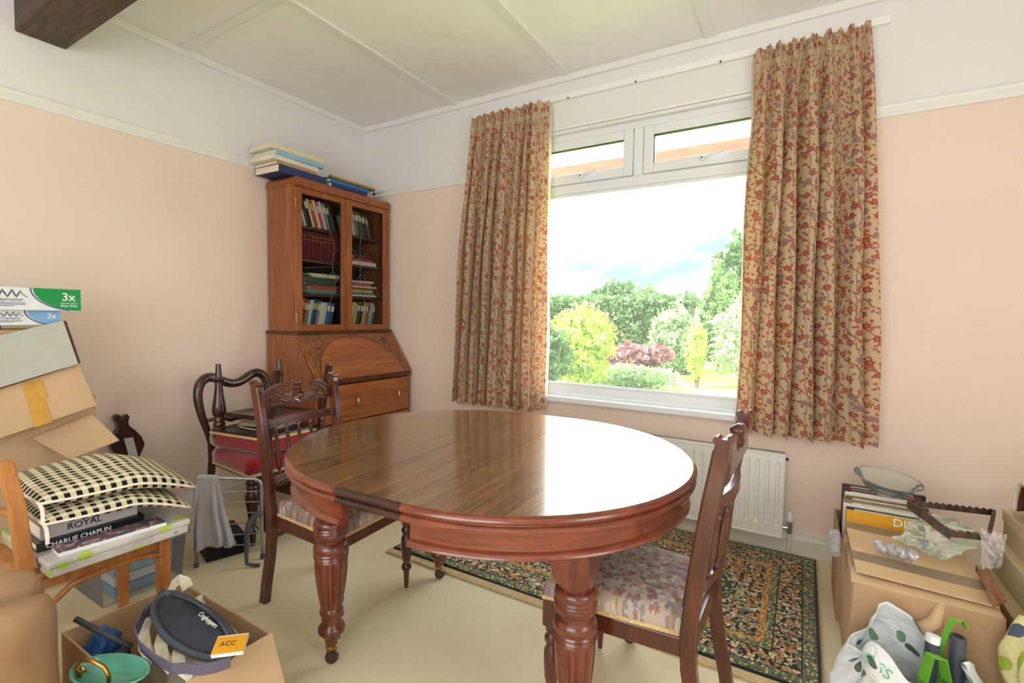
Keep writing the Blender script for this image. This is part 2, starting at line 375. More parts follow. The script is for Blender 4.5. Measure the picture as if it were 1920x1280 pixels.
t.base(t.mix(t.math('MULTIPLY', a, b), t.mix(t.math('MAXIMUM', a, b), cm, md), lin((26, 24, 28)))); t.set(rough=.9, spec=.2); M['gingham'] = t.m
t = NT('leaf_dot_gift_wrap'); co = t.co('Object', (1, 1, 1.6)); m, c, o = flowers(t, shift(t, co, (0, .2, 0)), 13, .022, 1, 1); 
hz = t.n('ShaderNodeTexVoronoi'); hz.inputs['Scale'].default_value = 13; t.l(co, hz.inputs['Vector']); sc = t.n('ShaderNodeSeparateColor'); t.l(hz.outputs['Color'], sc.inputs[0])
k = t.math('LESS_THAN', hz.outputs['Distance'], .3)
t.base(t.mix(k, t.ramp(t.noise(t.co('Object', (60, 8, 8)), 1), [(.4, lin((196, 192, 186))), (.6, lin((222, 218, 212)))]), t.ramp(sc.outputs[0], [(0, lin((178, 208, 70))), (.4, lin((216, 212, 204))), (.55, lin((156, 150, 136))), (.75, lin((190, 214, 96)))], True))); t.set(rough=.45); M['giftwrap'] = t.m
def plastic(name, c, tl=.3, rough=.25, leaf=None):
    t = NT(name); co = t.co('Object'); cu = t.co('UV')
    col = lin(c)
    if leaf:
        m, cc, o = flowers(t, warp(t, cu, 5, .04), leaf[0], leaf[1], 2, 1)
        kk = t.math('MULTIPLY', m, t.math('GREATER_THAN', o[2], leaf[3])); col = t.mix(kk, lin(c), t.ramp(o[0], leaf[2], True))
    t.base(col); t.set(rough=rough, spec=.5); t.bump(t.noise(co, 14, 3, .6, 1.5), .5, .02)
    l2 = t.n('ShaderNodeBsdfTranslucent'); l2.inputs[0].default_value = lin(c); ms = t.n('ShaderNodeMixShader'); ms.inputs[0].default_value = tl
    t.l(t.b.outputs[0], ms.inputs[1]); t.l(l2.outputs[0], ms.inputs[2]); t.l(ms.outputs[0], t.out.inputs[0]); return t.m
M['bagwhite'] = plastic('white_carrier_plastic', (238, 242, 244), .2, .3, (16, .021, [(0, lin((90, 112, 100))), (.5, lin((120, 160, 130))), (.8, lin((84, 110, 112)))], .62))
M['bagyellow'] = plastic('yellow_print_carrier_plastic', (240, 232, 176), .2, .35, (13, .03, [(0, lin((210, 50, 50))), (.3, lin((240, 226, 120))), (.6, lin((180, 200, 80))), (.85, lin((80, 100, 130)))], .35))
M['bagplain'] = plastic('plain_white_plastic', (244, 243, 244), .2, .3)

# ---------------------------------------------------------------- the room
RX1, RY0, ZC, ZR = 5.3, -4.7, 2.869, 2.262
def struct(mb, name, mat, parent=None, **kw):
    return mb.build(name, mat, parent, kind=None if parent else 'structure', **kw)
struct(MB().bx(-.15, RX1+.15, RY0-.15, .15, -.1, 0), 'floor', M['carpet'])
struct(MB().bx(-.15, RX1+.15, RY0-.15, .15, ZC, ZC+.1), 'ceiling', M['white'])
struct(MB().bx(-.15, 0, RY0-.15, .15, 0, ZC), 'wall_left', M['wall'])
WX0, WX1, WZ0, WZ1 = 1.585, 3.185, .70, 2.515
struct(MB().bx(0, WX0, 0, .15, 0, ZC).bx(WX1, RX1+.15, 0, .15, 0, ZC).bx(WX0, WX1, 0, .15, 0, WZ0).bx(WX0, WX1, 0, .15, WZ1, ZC), 'wall_back', M['wall'])
struct(MB().bx(RX1, RX1+.15, RY0-.15, -3.2, 0, ZC).bx(RX1, RX1+.15, -2.0, 0, 0, ZC).bx(RX1, RX1+.15, -3.2, -2.0, 0, .8).bx(RX1, RX1+.15, -3.2, -2.0, 2.2, ZC), 'wall_right', M['wall'])
struct(MB().bx(0, 1.7, RY0-.15, RY0, 0, ZC).bx(4.0, RX1, RY0-.15, RY0, 0, ZC).bx(1.7, 4.0, RY0-.15, RY0, 0, .7).bx(1.7, 4.0, RY0-.15, RY0, 2.3, ZC), 'wall_front', M['wall'])
def rail_prof(mb, a, b, z, out):   # picture rail of ogee section swept from a to b, proud along 'out'
    pr = [(0, -.002), (.012, 0), (.014, .012), (.01, .022), (.02, .038), (.024, .05), (.02, .056), (0, .058)]
    mb.loft([[Vector(p)+Vector(out)*x+Vector((0, 0, z+h)) for x, h in pr] for p in (a, b)]); return mb
mb = MB(); rail_prof(mb, (0, RY0, 0), (0, 0, 0), ZR, (1, 0, 0)); struct(mb, 'trim_1', M['gloss'])
mb = MB(); rail_prof(mb, (0, 0, 0), (1.25, 0, 0), ZR, (0, -1, 0)); struct(mb, 'trim_2', M['gloss'])
mb = MB(); rail_prof(mb, (3.50, 0, 0), (RX1, 0, 0), ZR, (0, -1, 0)); struct(mb, 'trim_3', M['gloss'])
struct(MB().bx(0, .02, RY0, 0, ZC-.045, ZC), 'trim_4', M['gloss'], bevel=.004)
struct(MB().bx(.02, RX1, -.02, 0, ZC-.045, ZC), 'trim_5', M['gloss'], bevel=.004)
ybat = hit(350, 86, 'z', ZC).y
for i, x in enumerate((.985, 1.905, 2.80, 3.71, 4.6)):
    struct(MB().bx(x-.028, x+.028, RY0, -.02, ZC-.014, ZC), 'trim_%d' % (6+i), M['gloss'], bevel=.004)
for i, (a, b) in enumerate(((.02, .957), (.0, 0))):
    if b > a: struct(MB().bx(a, b, ybat-.025, ybat+.025, ZC-.013, ZC), 'trim_%d' % (12+i), M['gloss'], bevel=.004)
bf = hit(124, 95, 'x', 0); bn = hit(27, 58, 'x', 0)
bm_ = MB().bx(0, RX1, bn.y, bf.y, 2.60, ZC).build('ceiling_beam', M['beam'], bevel=.008)
tag(bm_, 'dark brown timber beam running across the ceiling out of the long plain wall', 'beam')
# skirting
sk = [(0, 0), (.022, 0), (.022, .085), (.014, .105), (.012, .118), (0, .122)]
def skirt(a, b, out, name):
    struct(MB().loft([[Vector(p)+Vector(out)*x+Vector((0, 0, h)) for x, h in sk] for p in (a, b)]), name, M['skirt'])
skirt((0, RY0, 0), (0, 0, 0), (1, 0, 0), 'baseboard_left'); skirt((0, 0, 0), (RX1, 0, 0), (0, -1, 0), 'baseboard_back')
# curtain board with pins
bd = tag(MB().bx(1.15, 3.62, -.022, 0, 2.705, 2.745).build('curtain_board', M['white'], bevel=.003), 'white painted curtain batten board fixed above the window', 'board')
for x in (1.93, 2.38, 2.86): MB().lathe([(.004, 0), (.006, .006), (.003, .01)], n=8, M=T(x, -.03, 2.703) @ RX(pi/2)).build('screw', M['iron'], bd)

# ---------------------------------------------------------------- window
win = thing('window_1', None, None, (2.385, .08, WZ0), kind='structure')
ya, yb = .045, .115
MB().bx(WX0, WX0+.055, ya, yb, WZ0+.04, WZ1).bx(WX1-.055, WX1, ya, yb, WZ0+.04, WZ1).bx(WX0+.055, WX1-.055, ya, yb, WZ1-.06, WZ1) \
    .bx(WX0+.055, WX1-.055, ya, yb, WZ0+.04, WZ0+.095).bx(WX0+.055, WX1-.055, ya, yb, 2.10, 2.16).bx(2.355, 2.415, ya, yb, 2.16, WZ1-.06).build('frame', M['upvc'], win, bevel=.005)
bd_ = MB()
for (x0, x1, z0, z1) in ((WX0+.055, WX1-.055, WZ0+.095, 2.10),):
    bd_.bx(x0, x0+.018, ya+.01, ya+.03, z0, z1).bx(x1-.018, x1, ya+.01, ya+.03, z0, z1).bx(x0, x1, ya+.01, ya+.03, z0, z0+.018).bx(x0, x1, ya+.01, ya+.03, z1-.018, z1)
bd_.build('glazing_bead', M['upvc'], win, bevel=.003)
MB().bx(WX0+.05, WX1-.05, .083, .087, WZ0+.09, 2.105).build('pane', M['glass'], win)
for x0, x1, hx in ((WX0+.06, 2.35, 2.01), (2.42, WX1-.06, 2.77)):
    sh = MB().bx(x0, x0+.06, ya-.012, yb-.02, 2.165, 2.452).bx(x1-.06, x1, ya-.012, yb-.02, 2.165, 2.452).bx(x0+.06, x1-.06, ya-.012, yb-.02, 2.165, 2.225).bx(x0+.06, x1-.06, ya-.012, yb-.02, 2.395, 2.452).build('sash', M['upvc'], win, bevel=.006)
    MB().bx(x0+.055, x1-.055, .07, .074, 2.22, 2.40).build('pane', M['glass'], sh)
    gk = MB()
    for (a, b, c, d_) in ((x0+.06, x1-.06, 2.391, 2.395), (x0+.06, x0+.063, 2.225, 2.395)): gk.bx(a, b, ya-.005, ya+.02, c, d_)
    gk.build('rubber_gasket', M['black'], sh)
    hd = MB().tube([(hx+.0, ya-.02, 2.205), (hx+.03, ya-.034, 2.207), (hx+.07, ya-.036, 2.214), (hx+.12, ya-.034, 2.224)], [.010, .010, .008, .006], 8).build('handle', M['upvc'], sh, smooth=True)
    MB().lathe([(.016, 0), (.017, .012), (.011, .022), (.004, .024)], n=12, M=T(hx, ya-.012, 2.203) @ RX(pi/2)).build('lock_boss', M['upvc'], hd, smooth=True)
    MB().lathe([(.0045, 0), (.0045, .003)], n=8, M=T(hx, ya-.0365, 2.203) @ RX(pi/2)).build('keyhole', M['iron'], hd)
    for q in (-.01, .02): pass
struct(MB().bx(WX0-.06, WX1+.06, -.045, .05, WZ0-.012, WZ0+.028), 'window_sill', M['upvc'], bevel=.008)
MB().bx(WX0-.05, WX1+.05, .115, .22, WZ0+.0, WZ0+.03).build('outer_sill', M['upvc'], win, bevel=.004)
struct(MB().bx(WX0, WX1, .0, .045, WZ1-.02, WZ1).bx(WX0, WX1, -.008, .03, WZ1, WZ1+.022), 'trim_20', M['gloss'], bevel=.004)
# invented windows out of view, added to let in fill light
w2 = thing('added_window_rear', None, None, (2.85, RY0-.07, .7), kind='structure'); mb = MB()
for x in (1.7, 2.82, 3.94): mb.bx(x, x+.06, RY0-.1, RY0-.04, .7, 2.3)
mb.bx(1.76, 3.94, RY0-.1, RY0-.04, .7, .76).bx(1.76, 3.94, RY0-.1, RY0-.04, 2.24, 2.3).build('frame', M['upvc'], w2)
w3 = thing('added_window_side', None, None, (RX1+.07, -2.6, .7), kind='structure')  # second invented window, in the unseen side wall, for fill light
MB().bx(RX1+.04, RX1+.1, -3.2, -3.14, .8, 2.2).bx(RX1+.04, RX1+.1, -2.06, -2.0, .8, 2.2).bx(RX1+.04, RX1+.1, -2.63, -2.57, .8, 2.2).bx(RX1+.04, RX1+.1, -3.14, -2.06, .8, .86).bx(RX1+.04, RX1+.1, -3.14, -2.06, 2.14, 2.2).build('frame', M['upvc'], w3)

# ---------------------------------------------------------------- curtains
def curtain(name, label, xt0, xt1, xb0, xb1, zt, zb, nf, inner, seed):
    rd = random.Random(seed); ph = [rd.uniform(-.5, .5) for _ in range(nf+3)]
    root = thing(name, label, 'curtain', ((xb0+xb1)/2, -.1, zb), group='pair of floral curtains')
    def shape(u, v, off=0):
        e = v**.8
        x0 = xt0+(xb0-xt0)*e; x1 = xt1+(xb1-xt1)*e
        k = u*nf; i = int(min(k, nf-1)); fr = k-i
        pa = k+ph[i]*(1-fr)*.6+ph[i+1]*fr*.6
        A = (.022+.072*min(1, v*2.2))*(1+.5*ph[i+1])
        y = -.062-A*abs(cos(pi*pa))**.7+.008*sin(4*pi*pa+v*3)
        hd = max(0, 1-v/.05)
        y += hd*.012*sin(2*pi*pa*4+seed)
        x = x0+(x1-x0)*u+.022*min(1, v*3)*cos(2*pi*pa)+.006*sin(v*9+u*20)
        zz = zt-(zt-zb)*v
        z = zz+(hd*.012*sin(u*61+seed) if v < .01 else 0)+.008*sin(u*40)*v
        # inner edge returns towards the glass
        iu = (1-u) if inner > 0 else u
        if iu < .2: y = y*(iu/.2)+(-.06-.03*iu/.2)*(1-iu/.2)
        return Vector((x, y+off, z))
    W_ = abs(xb1-xb0)*2.1
    uvf = lambda u, v: (u*W_+seed, -v*(zt-zb))
    MB().grid(lambda u, v: shape(u, v), 190, 70, uvf=uvf).build('cloth', M['curtain'], root, smooth=True, fixn=False)
    MB().grid(lambda u, v: shape(u, .02+v*.965, .014)+Vector((.012*inner if (u > .97 and inner > 0) or (u < .03 and inner < 0) else 0, 0, 0)), 120, 30).build('lining', M['clining'], root, smooth=True, fixn=False)
    MB().grid(lambda u, v: shape(u, .035+v*.014, -.002), 190, 1).build('heading_tape', M['curtain'], root, smooth=True, fixn=False)
    for k in range(9):
        u = (k+.5)/9; p = shape(u, .025, .02); MB().tube([p+Vector((0, 0, -.01)), p+Vector((0, .02, .012)), p+Vector((0, .03, .03))], .003, 6).build('hook', M['steel'], root)
    return root
curtain('curtain', 'floral beige curtain beside the bookcase, hanging between bookcase and window', 1.20, 1.80, 1.06, 1.80, 2.70, .62, 8, 1, 3)
curtain('curtain', 'floral beige curtain hanging above the radiator valve and book box', 3.03, 3.53, 3.0, 3.625, 2.70, .655, 7, -1, 5)

# ---------------------------------------------------------------- garden
t = NT('lawn_grass'); co = t.co(); t.base(t.ramp(t.noise(co, 3, 5), [(.3, lin((112, 140, 52))), (.7, lin((146, 170, 76)))])); t.set(rough=1); M['lawn'] = t.m
def leafmat(name, a, b):
    t = NT(name); g = t.n('ShaderNodeNewGeometry'); t.base(t.ramp(g.outputs['Random Per Island'], [(0, lin(a)), (1, lin(b))])); t.set(rough=.6)
    l2 = t.n('ShaderNodeBsdfTranslucent'); l2.inputs[0].default_value = lin(b); ms = t.n('ShaderNodeMixShader'); ms.inputs[0].default_value = .3
    t.l(t.b.outputs[0], ms.inputs[1]); t.l(l2.outputs[0], ms.inputs[2]); t.l(ms.outputs[0], t.out.inputs[0]); return t.m
LF = dict(hedge=leafmat('hedge_leaf', (52, 80, 46), (96, 130, 72)), lime=leafmat('lime_leaf', (120, 150, 50), (190, 206, 96)), mid=leafmat('mid_leaf', (60, 100, 48), (120, 156, 80)),
          dark=leafmat('dark_leaf', (40, 70, 40), (84, 116, 64)), purple=leafmat('purple_leaf', (100, 54, 62), (160, 104, 108)), pale=leafmat('pale_leaf', (110, 140, 96), (170, 194, 140)))
M['bark'] = P((84, 68, 52), .9, 'bark')
struct(MB().grid(lambda u, v: Vector((-60+u*140, .16+v*110, -.02+(0 if v < .15 else (v-.15)**2*9))), 30, 30), 'garden_lawn', M['lawn'])
def leaves(mb, rd, p, n, s):
    a = Vector((rd.gauss(0, 1), rd.gauss(0, 1), rd.gauss(0, 1))).normalized(); b = a.orthogonal().normalized(); b = (b*cos(rd.random()*6)+a.cross(b)*sin(rd.random()*6)).normalized(); c = a.cross(b)
    q = s*rd.uniform(.6, 1.3); i = len(mb.v)
    mb.v += [p-b*q, p+c*q*.45, p+b*q, p-c*q*.45]; mb.f.append((i, i+1, i+2, i+3))
def shrub(name, label, cat, u, v, dist, wid, hgt, lm, n=2500, s=.07, trunk=.2, depth=None, group=None, zb=0.):
    base = hit(u, v, 'y', dist); cx = base.x; rd = random.Random(int(u*7+v)); dep = depth or wid
    r = thing(name, label, cat, (cx, dist, zb), group=group); mb = MB()
    for k in range(n):
        th = rd.random()*2*pi; zz = rd.uniform(-1, 1); q = math.sqrt(1-zz*zz); rad = rd.uniform(.72, 1.0)*(1+.55*N3(cos(th)*q*2+u, sin(th)*q*2, zz*2)+.3*N3(cos(th)*q*5+u, sin(th)*q*5, zz*5))
        leaves(mb, rd, Vector((cx+wid/2*q*cos(th)*rad, dist+dep/2*q*sin(th)*rad, zb+trunk+(hgt-trunk)*(.5+.5*zz*rad))), n, s)
    mb.build('foliage', lm, r, fixn=False)
    MB().tube([(cx, dist, zb-.05), (cx+.03, dist, zb+trunk), (cx, dist, zb+hgt*.6)], [.05, .04, .015], 7).build('stem', M['bark'], r)
    return r
# long clipped hedge, further left shrubs, trees
def hedge():
    rd = random.Random(4); x0 = hit(1090, 600, 'y', 8.6).x; x1 = hit(1296, 600, 'y', 8.6).x; r = thing('garden_hedge', 'long dark green clipped hedge across the garden', 'hedge', ((x0+x1)/2, 8.9, 0)); mb = MB()
    for k in range(15000):
        f = rd.random(); x = x0-3.2+(x1-x0+3.2)*rd.random()
        if f < .6: p = Vector((x, 8.6+rd.uniform(-.1, .12), rd.uniform(.0, 1.72)))
        else: p = Vector((x, 8.6+rd.random()*1.1, 1.72+.14*N3(x*1.5, k*.001)+rd.uniform(-.1, .08)))
        leaves(mb, rd, p, 1, .075)
    mb.build('foliage', LF['hedge'], r, fixn=False); MB().bx(x0-3.1, x1-.1, 8.75, 9.6, 0, 1.62).build('twig_core', M['bark'], r)
hedge()
shrub('garden_shrub', 'bright lime green shrub just outside the window', 'shrub', 1085, 640, 4.6, 1.0, 1.42, LF['lime'], 4200, .06)
shrub('garden_shrub', 'blue-green leafy shrub close behind the glass beside the curtain', 'shrub', 1018, 640, 3.2, .75, 1.2, LF['hedge'], 3200, .06)
shrub('garden_shrub', 'purple leaved shrub in front of the hedge', 'shrub', 1192, 640, 7.0, 1.2, .72, LF['purple'], 1600, .08, trunk=.1, depth=.7)
shrub('garden_shrub', 'tall pale green shrub at the end of the hedge', 'shrub', 1262, 610, 7.7, .9, 1.5, LF['pale'], 2600, .07, depth=.7)
shrub('garden_shrub', 'low pale flowering plants edging the lawn under the purple shrub', 'shrub', 1175, 700, 5.7, 1.8, .42, LF['pale'], 2600, .06, trunk=.02, depth=.8)
shrub('garden_shrub', 'bright bushy plant beside the lawn path', 'shrub', 1308, 610, 6.6, .34, 1.15, LF['lime'], 1100, .05, depth=.34)
shrub('garden_shrub', 'leafy border shrub under the tall garden tree', 'shrub', 1350, 600, 10.0, .8, 1.25, LF['mid'], 2200, .07, depth=.6)
shrub('garden_shrub', 'grey-green shrub beside the edge of the curtain above the radiator', 'shrub', 1392, 600, 7.5, 1.0, 1.5, LF['pale'], 2400, .07)
shrub('garden_tree', 'rounded dark green tree rising behind the hedge', 'tree', 1155, 540, 14, 1.9, 2.5, LF['dark'], 4200, .12, trunk=.7)
shrub('garden_tree', 'small pale tree behind the hedge beside the rounded tree', 'tree', 1212, 550, 16.5, 1.2, 2.5, LF['mid'], 1500, .12, trunk=.7)
shrub('garden_tree', 'upright leafy tree at the side of the lawn', 'tree', 1352, 520, 11.5, .95, 2.55, LF['mid'], 3600, .09, trunk=.5)
shrub('garden_tree', 'tall tree with high crown behind the upright tree', 'tree', 1392, 480, 13.5, 1.5, 3.6, LF['dark'], 3600, .12, trunk=1.2)
def hills():
    mb = MB(); mb.grid(lambda u, v: Vector((-220+u*420, 90+v*200, -4+(42+10*sin(u*9+2.2)+9*N3(u*9, 3)+4*N3(u*24, v*3))*sin(min(1, v*1.6)*pi/2))), 60, 16); struct(mb, 'hills', LF['pale'] if 0 else M['hill'], smooth=True)
t = NT('hill_pasture'); t.base(t.ramp(t.noise(t.co(), .05, 5), [(.4, lin((40, 62, 60))), (.6, lin((72, 92, 70)))])); t.set(rough=1); M['hill'] = t.m
hills()
zb0 = hit(1177, 332, 'y', .75).z; zb1 = hit(1177, 292, 'y', .75).z
pb = thing('porch_beam', 'orange brown timber beam outside above the window', 'beam', (2.4, .8, 0))
MB().bx(.3, 4.6, .75, .87, zb0, zb1).build('beam', M['porch'], pb, bevel=.008)
for x in (.45, 4.4): MB().bx(x-.06, x+.06, .75, .87, 0, zb0).build('post', M['porch'], pb, bevel=.006)
# ---------------------------------------------------------------- rug
rug = thing('patterned_rug', 'black, green and orange oriental rug on the carpet under the window', 'rug', (2.44, -.6075, 0))
def rugz(x, y): return .012+.004*N3(x*2, y*2, 4)
def rug_sheet(mb, x0, x1, y0, y1, nx, ny, dz=0): return mb.grid(lambda u, v: Vector((x0+(x1-x0)*u, y0+(y1-y0)*v, rugz(x0+(x1-x0)*u, y0+(y1-y0)*v)+dz)), nx, ny)
rp = rug_sheet(MB(), 2.44-.975, 2.44+.975, -1.145, -.07, 60, 36).build('pile', M['rug'], rug, smooth=True, solid=.008)
MB().bx(2.44-.99, 2.44+.99, -1.185, -1.145, .001, .012).build('fringe', M['rugedge'], rug, bevel=.004)

# ---------------------------------------------------------------- radiator
rad = thing('radiator', 'white ribbed panel radiator on the wall under the window', 'radiator', (2.75, -.06, .1))
x0, x1, z0, z1 = 2.23, 3.255, .105, .552
MB().bx(x0, x1, -.05, -.035, z0, z1).build('rear_panel', M['gloss'], rad)
mb = MB(); nr = 20; prof = []
for k in range(nr+1):
    xa = x0+.03+(x1-x0-.06)*k/nr; w_ = (x1-x0-.06)/nr
    prof += [(xa-w_*.2, -.082), (xa-w_*.1, -.072), (xa+w_*.1, -.072), (xa+w_*.2, -.082)]
prof = [(x0, -.082)]+[p for p in prof if x0 < p[0] < x1]+[(x1, -.082)]
zs = [(z0, 0), (z0+.05, 0), (z0+.07, 1), (z1-.06, 1), (z1-.045, 0), (z1-.01, 0)]
mb.loft([[Vector((x, -.082+(y+.082)*k, z)) for x, y in prof]+[Vector((x1, -.06, z)), Vector((x0, -.06, z))] for z, k in zs])
mb.build('ribbed_panel', M['gloss'], rad)
MB().bx(x0-.004, x1+.004, -.088, -.03, z1-.012, z1).bx(x0-.004, x0, -.088, -.03, z0, z1-.012).bx(x1, x1+.004, -.088, -.03, z0, z1-.012).bx(x0-.004, x1+.004, -.088, -.03, z0-.008, z0).build('casing', M['gloss'], rad, bevel=.003)
vl = MB().tube([(x1, -.055, .15), (x1+.03, -.055, .15)], .011, 10).tube([(x1+.035, -.055, .125), (x1+.035, -.055, .185)], .014, 10).build('valve', M['chrome'], rad, smooth=2)
MB().lathe([(.013, 0), (.015, .01), (.014, .03), (.009, .05), (.004, .056)], (x1+.035, -.055, .185), 12).build('valve_cap', M['upvc'], vl, smooth=True)
MB().tube([(x1+.035, -.055, .0), (x1+.035, -.055, .128)], .0095, 10).build('pipe', M['skirt'], rad, smooth=2)
MB().tube([(x1+.001, -.06, z1-.03), (x1+.018, -.06, z1-.03)], .007, 8).build('bleed_valve', M['iron'], rad)

# ---------------------------------------------------------------- extending table
TC, TA, TR, TLF, TH = (2.312, -1.52), .042, .622, .235, .785
tab = thing('extending_dining_table', 'round-ended mahogany extending dining table with fluted legs', 'table', (TC[0], TC[1], 0), TA)
TM = T(TC[0], TC[1], 0) @ RZ(TA)
rimp = [(.014, 0), (.006, -.003), (.001, -.008), (0, -.014), (.004, -.020), (.013, -.023), (.013, -.026), (.006, -.029), (.002, -.036), (.005, -.044), (.018, -.049), (.05, -.05)]
aprp = [(.034, -.05), (.037, -.062), (.037, -.098), (.032, -.102), (.024, -.107), (.022, -.113), (.026, -.118), (.034, -.12), (.05, -.12)]
def dring(sgn, r, x, z, n=40):
    return [Vector((sgn*(x+r*cos(a)), r*sin(a), z)) for a in [-pi/2+pi*i/n for i in range(n+1)]]
for sgn in (-1, 1):
    xj = TLF/2+.0008
    MB().loft([dring(sgn, TR-o, xj, TH+z) for o, z in rimp], M=TM).build('table_leaf', M['tabletop'], tab, smooth=2) if 0 else None
    top = MB().loft([dring(sgn, TR-.014, xj, TH), dring(sgn, TR-.014, xj, TH-.012)], M=TM).build('top_board', M['tabletop'], tab)
    MB().loft([dring(sgn, TR-o, xj, TH+z) for o, z in rimp], cap=False, M=TM).build('edge_moulding', M['rim'], top, smooth=2)
    mb = MB(); prof = aprp+[(.06, -.12), (.06, -.05)]
    n = 40; rings = []
    for i in range(n+1):
        a = -pi/2+pi*i/n; rings.append([Vector((sgn*(xj+.005+(TR-o)*cos(a)), (TR-o)*sin(a), TH+z)) for o, z in prof])
    mb.loft(rings, M=TM).build('apron', M['rim'], tab, smooth=2)
lf = MB().bx(-TLF/2+.0008, TLF/2-.0008, -TR+.014, TR-.014, TH-.012, TH, M=TM).build('top_board', M['tabletop'], tab)
for sy in (-1, 1): MB().loft([[Vector((x, sy*(TR-o), TH+z)) for o, z in rimp] for x in (-TLF/2, TLF/2)], M=TM).build('edge_moulding', M['mahogd'], lf, smooth=2)
for y_ in (-.40, 0, .40): MB().bx(-.45, .45, y_-.025, y_+.025, TH-.10, TH-.05, M=TM).build('slide_rail', M['mahogd'], tab)
legp = [(.012, .045), (.018, .05), (.021, .07), (.029, .1), (.036, .102), (.046, .113), (.048, .122), (.044, .135), (.036, .142), (.034, .15), (.034, .175), (.040, .18), (.042, .19), (.038, .2), (.036, .205)]
legp += [(.038+(.057-.038)*math.sin(k/12*pi/2), .21+.175*k/12) for k in range(13)]
legp += [(.055, .39), (.060, .395), (.057, .402), (.061, .408), (.058, .414), (.061, .42), (.060, .432), (.055, .445), (.046, .452), (.046, .458), (.055, .466), (.060, .478), (.058, .486), (.060, .490), (.058, .496), (.060, .50), (.058, .506), (.060, .51), (.058, .52), (.055, .528), (.048, .532)]
def flute(a, z): return 1-.15*max(0, cos(a*12))**.5 if .215 < z < .38 else 1
bell = [[(.046*k*cos(q)*(1+(max(abs(cos(q)), abs(sin(q)))**-1-1)*s), .046*k*sin(q)*(1+(max(abs(cos(q)), abs(sin(q)))**-1-1)*s), z) for q in [2*pi*i/24 for i in range(24)]] for k, s, z in ((1, 0, .53), (1.12, .3, .55), (1.2, .75, .58), (1.2, 1, .60), (1.2, 1, TH-.121), (.9, .6, TH-.12), (.9, .6, TH-.05))]
for lx_, ly_ in ((-.447, -.34), (-.455, .315), (.468, .305), (.482, -.32)):
    L = TM @ T(lx_, ly_, 0)
    lg = MB().lathe(legp, n=72, M=L, rmod=flute).loft([[Vector(p) for p in r] for r in bell], M=L).build('leg', M['mahog'], tab, smooth=2)
    cs = MB().lathe([(.019, .042), (.021, .046), (.021, .058), (.019, .06)], n=16, M=L).build('castor_cup', M['brass'], lg, smooth=2)
    MB().lathe([(.012, -.011), (.02, -.01), (.024, -.004), (.024, .004), (.02, .01), (.012, .011)], n=20, M=L @ T(.012, -.01, .024) @ RZ(.6) @ RX(pi/2)).build('castor_wheel', M['mahogd'], lg, smooth=2)

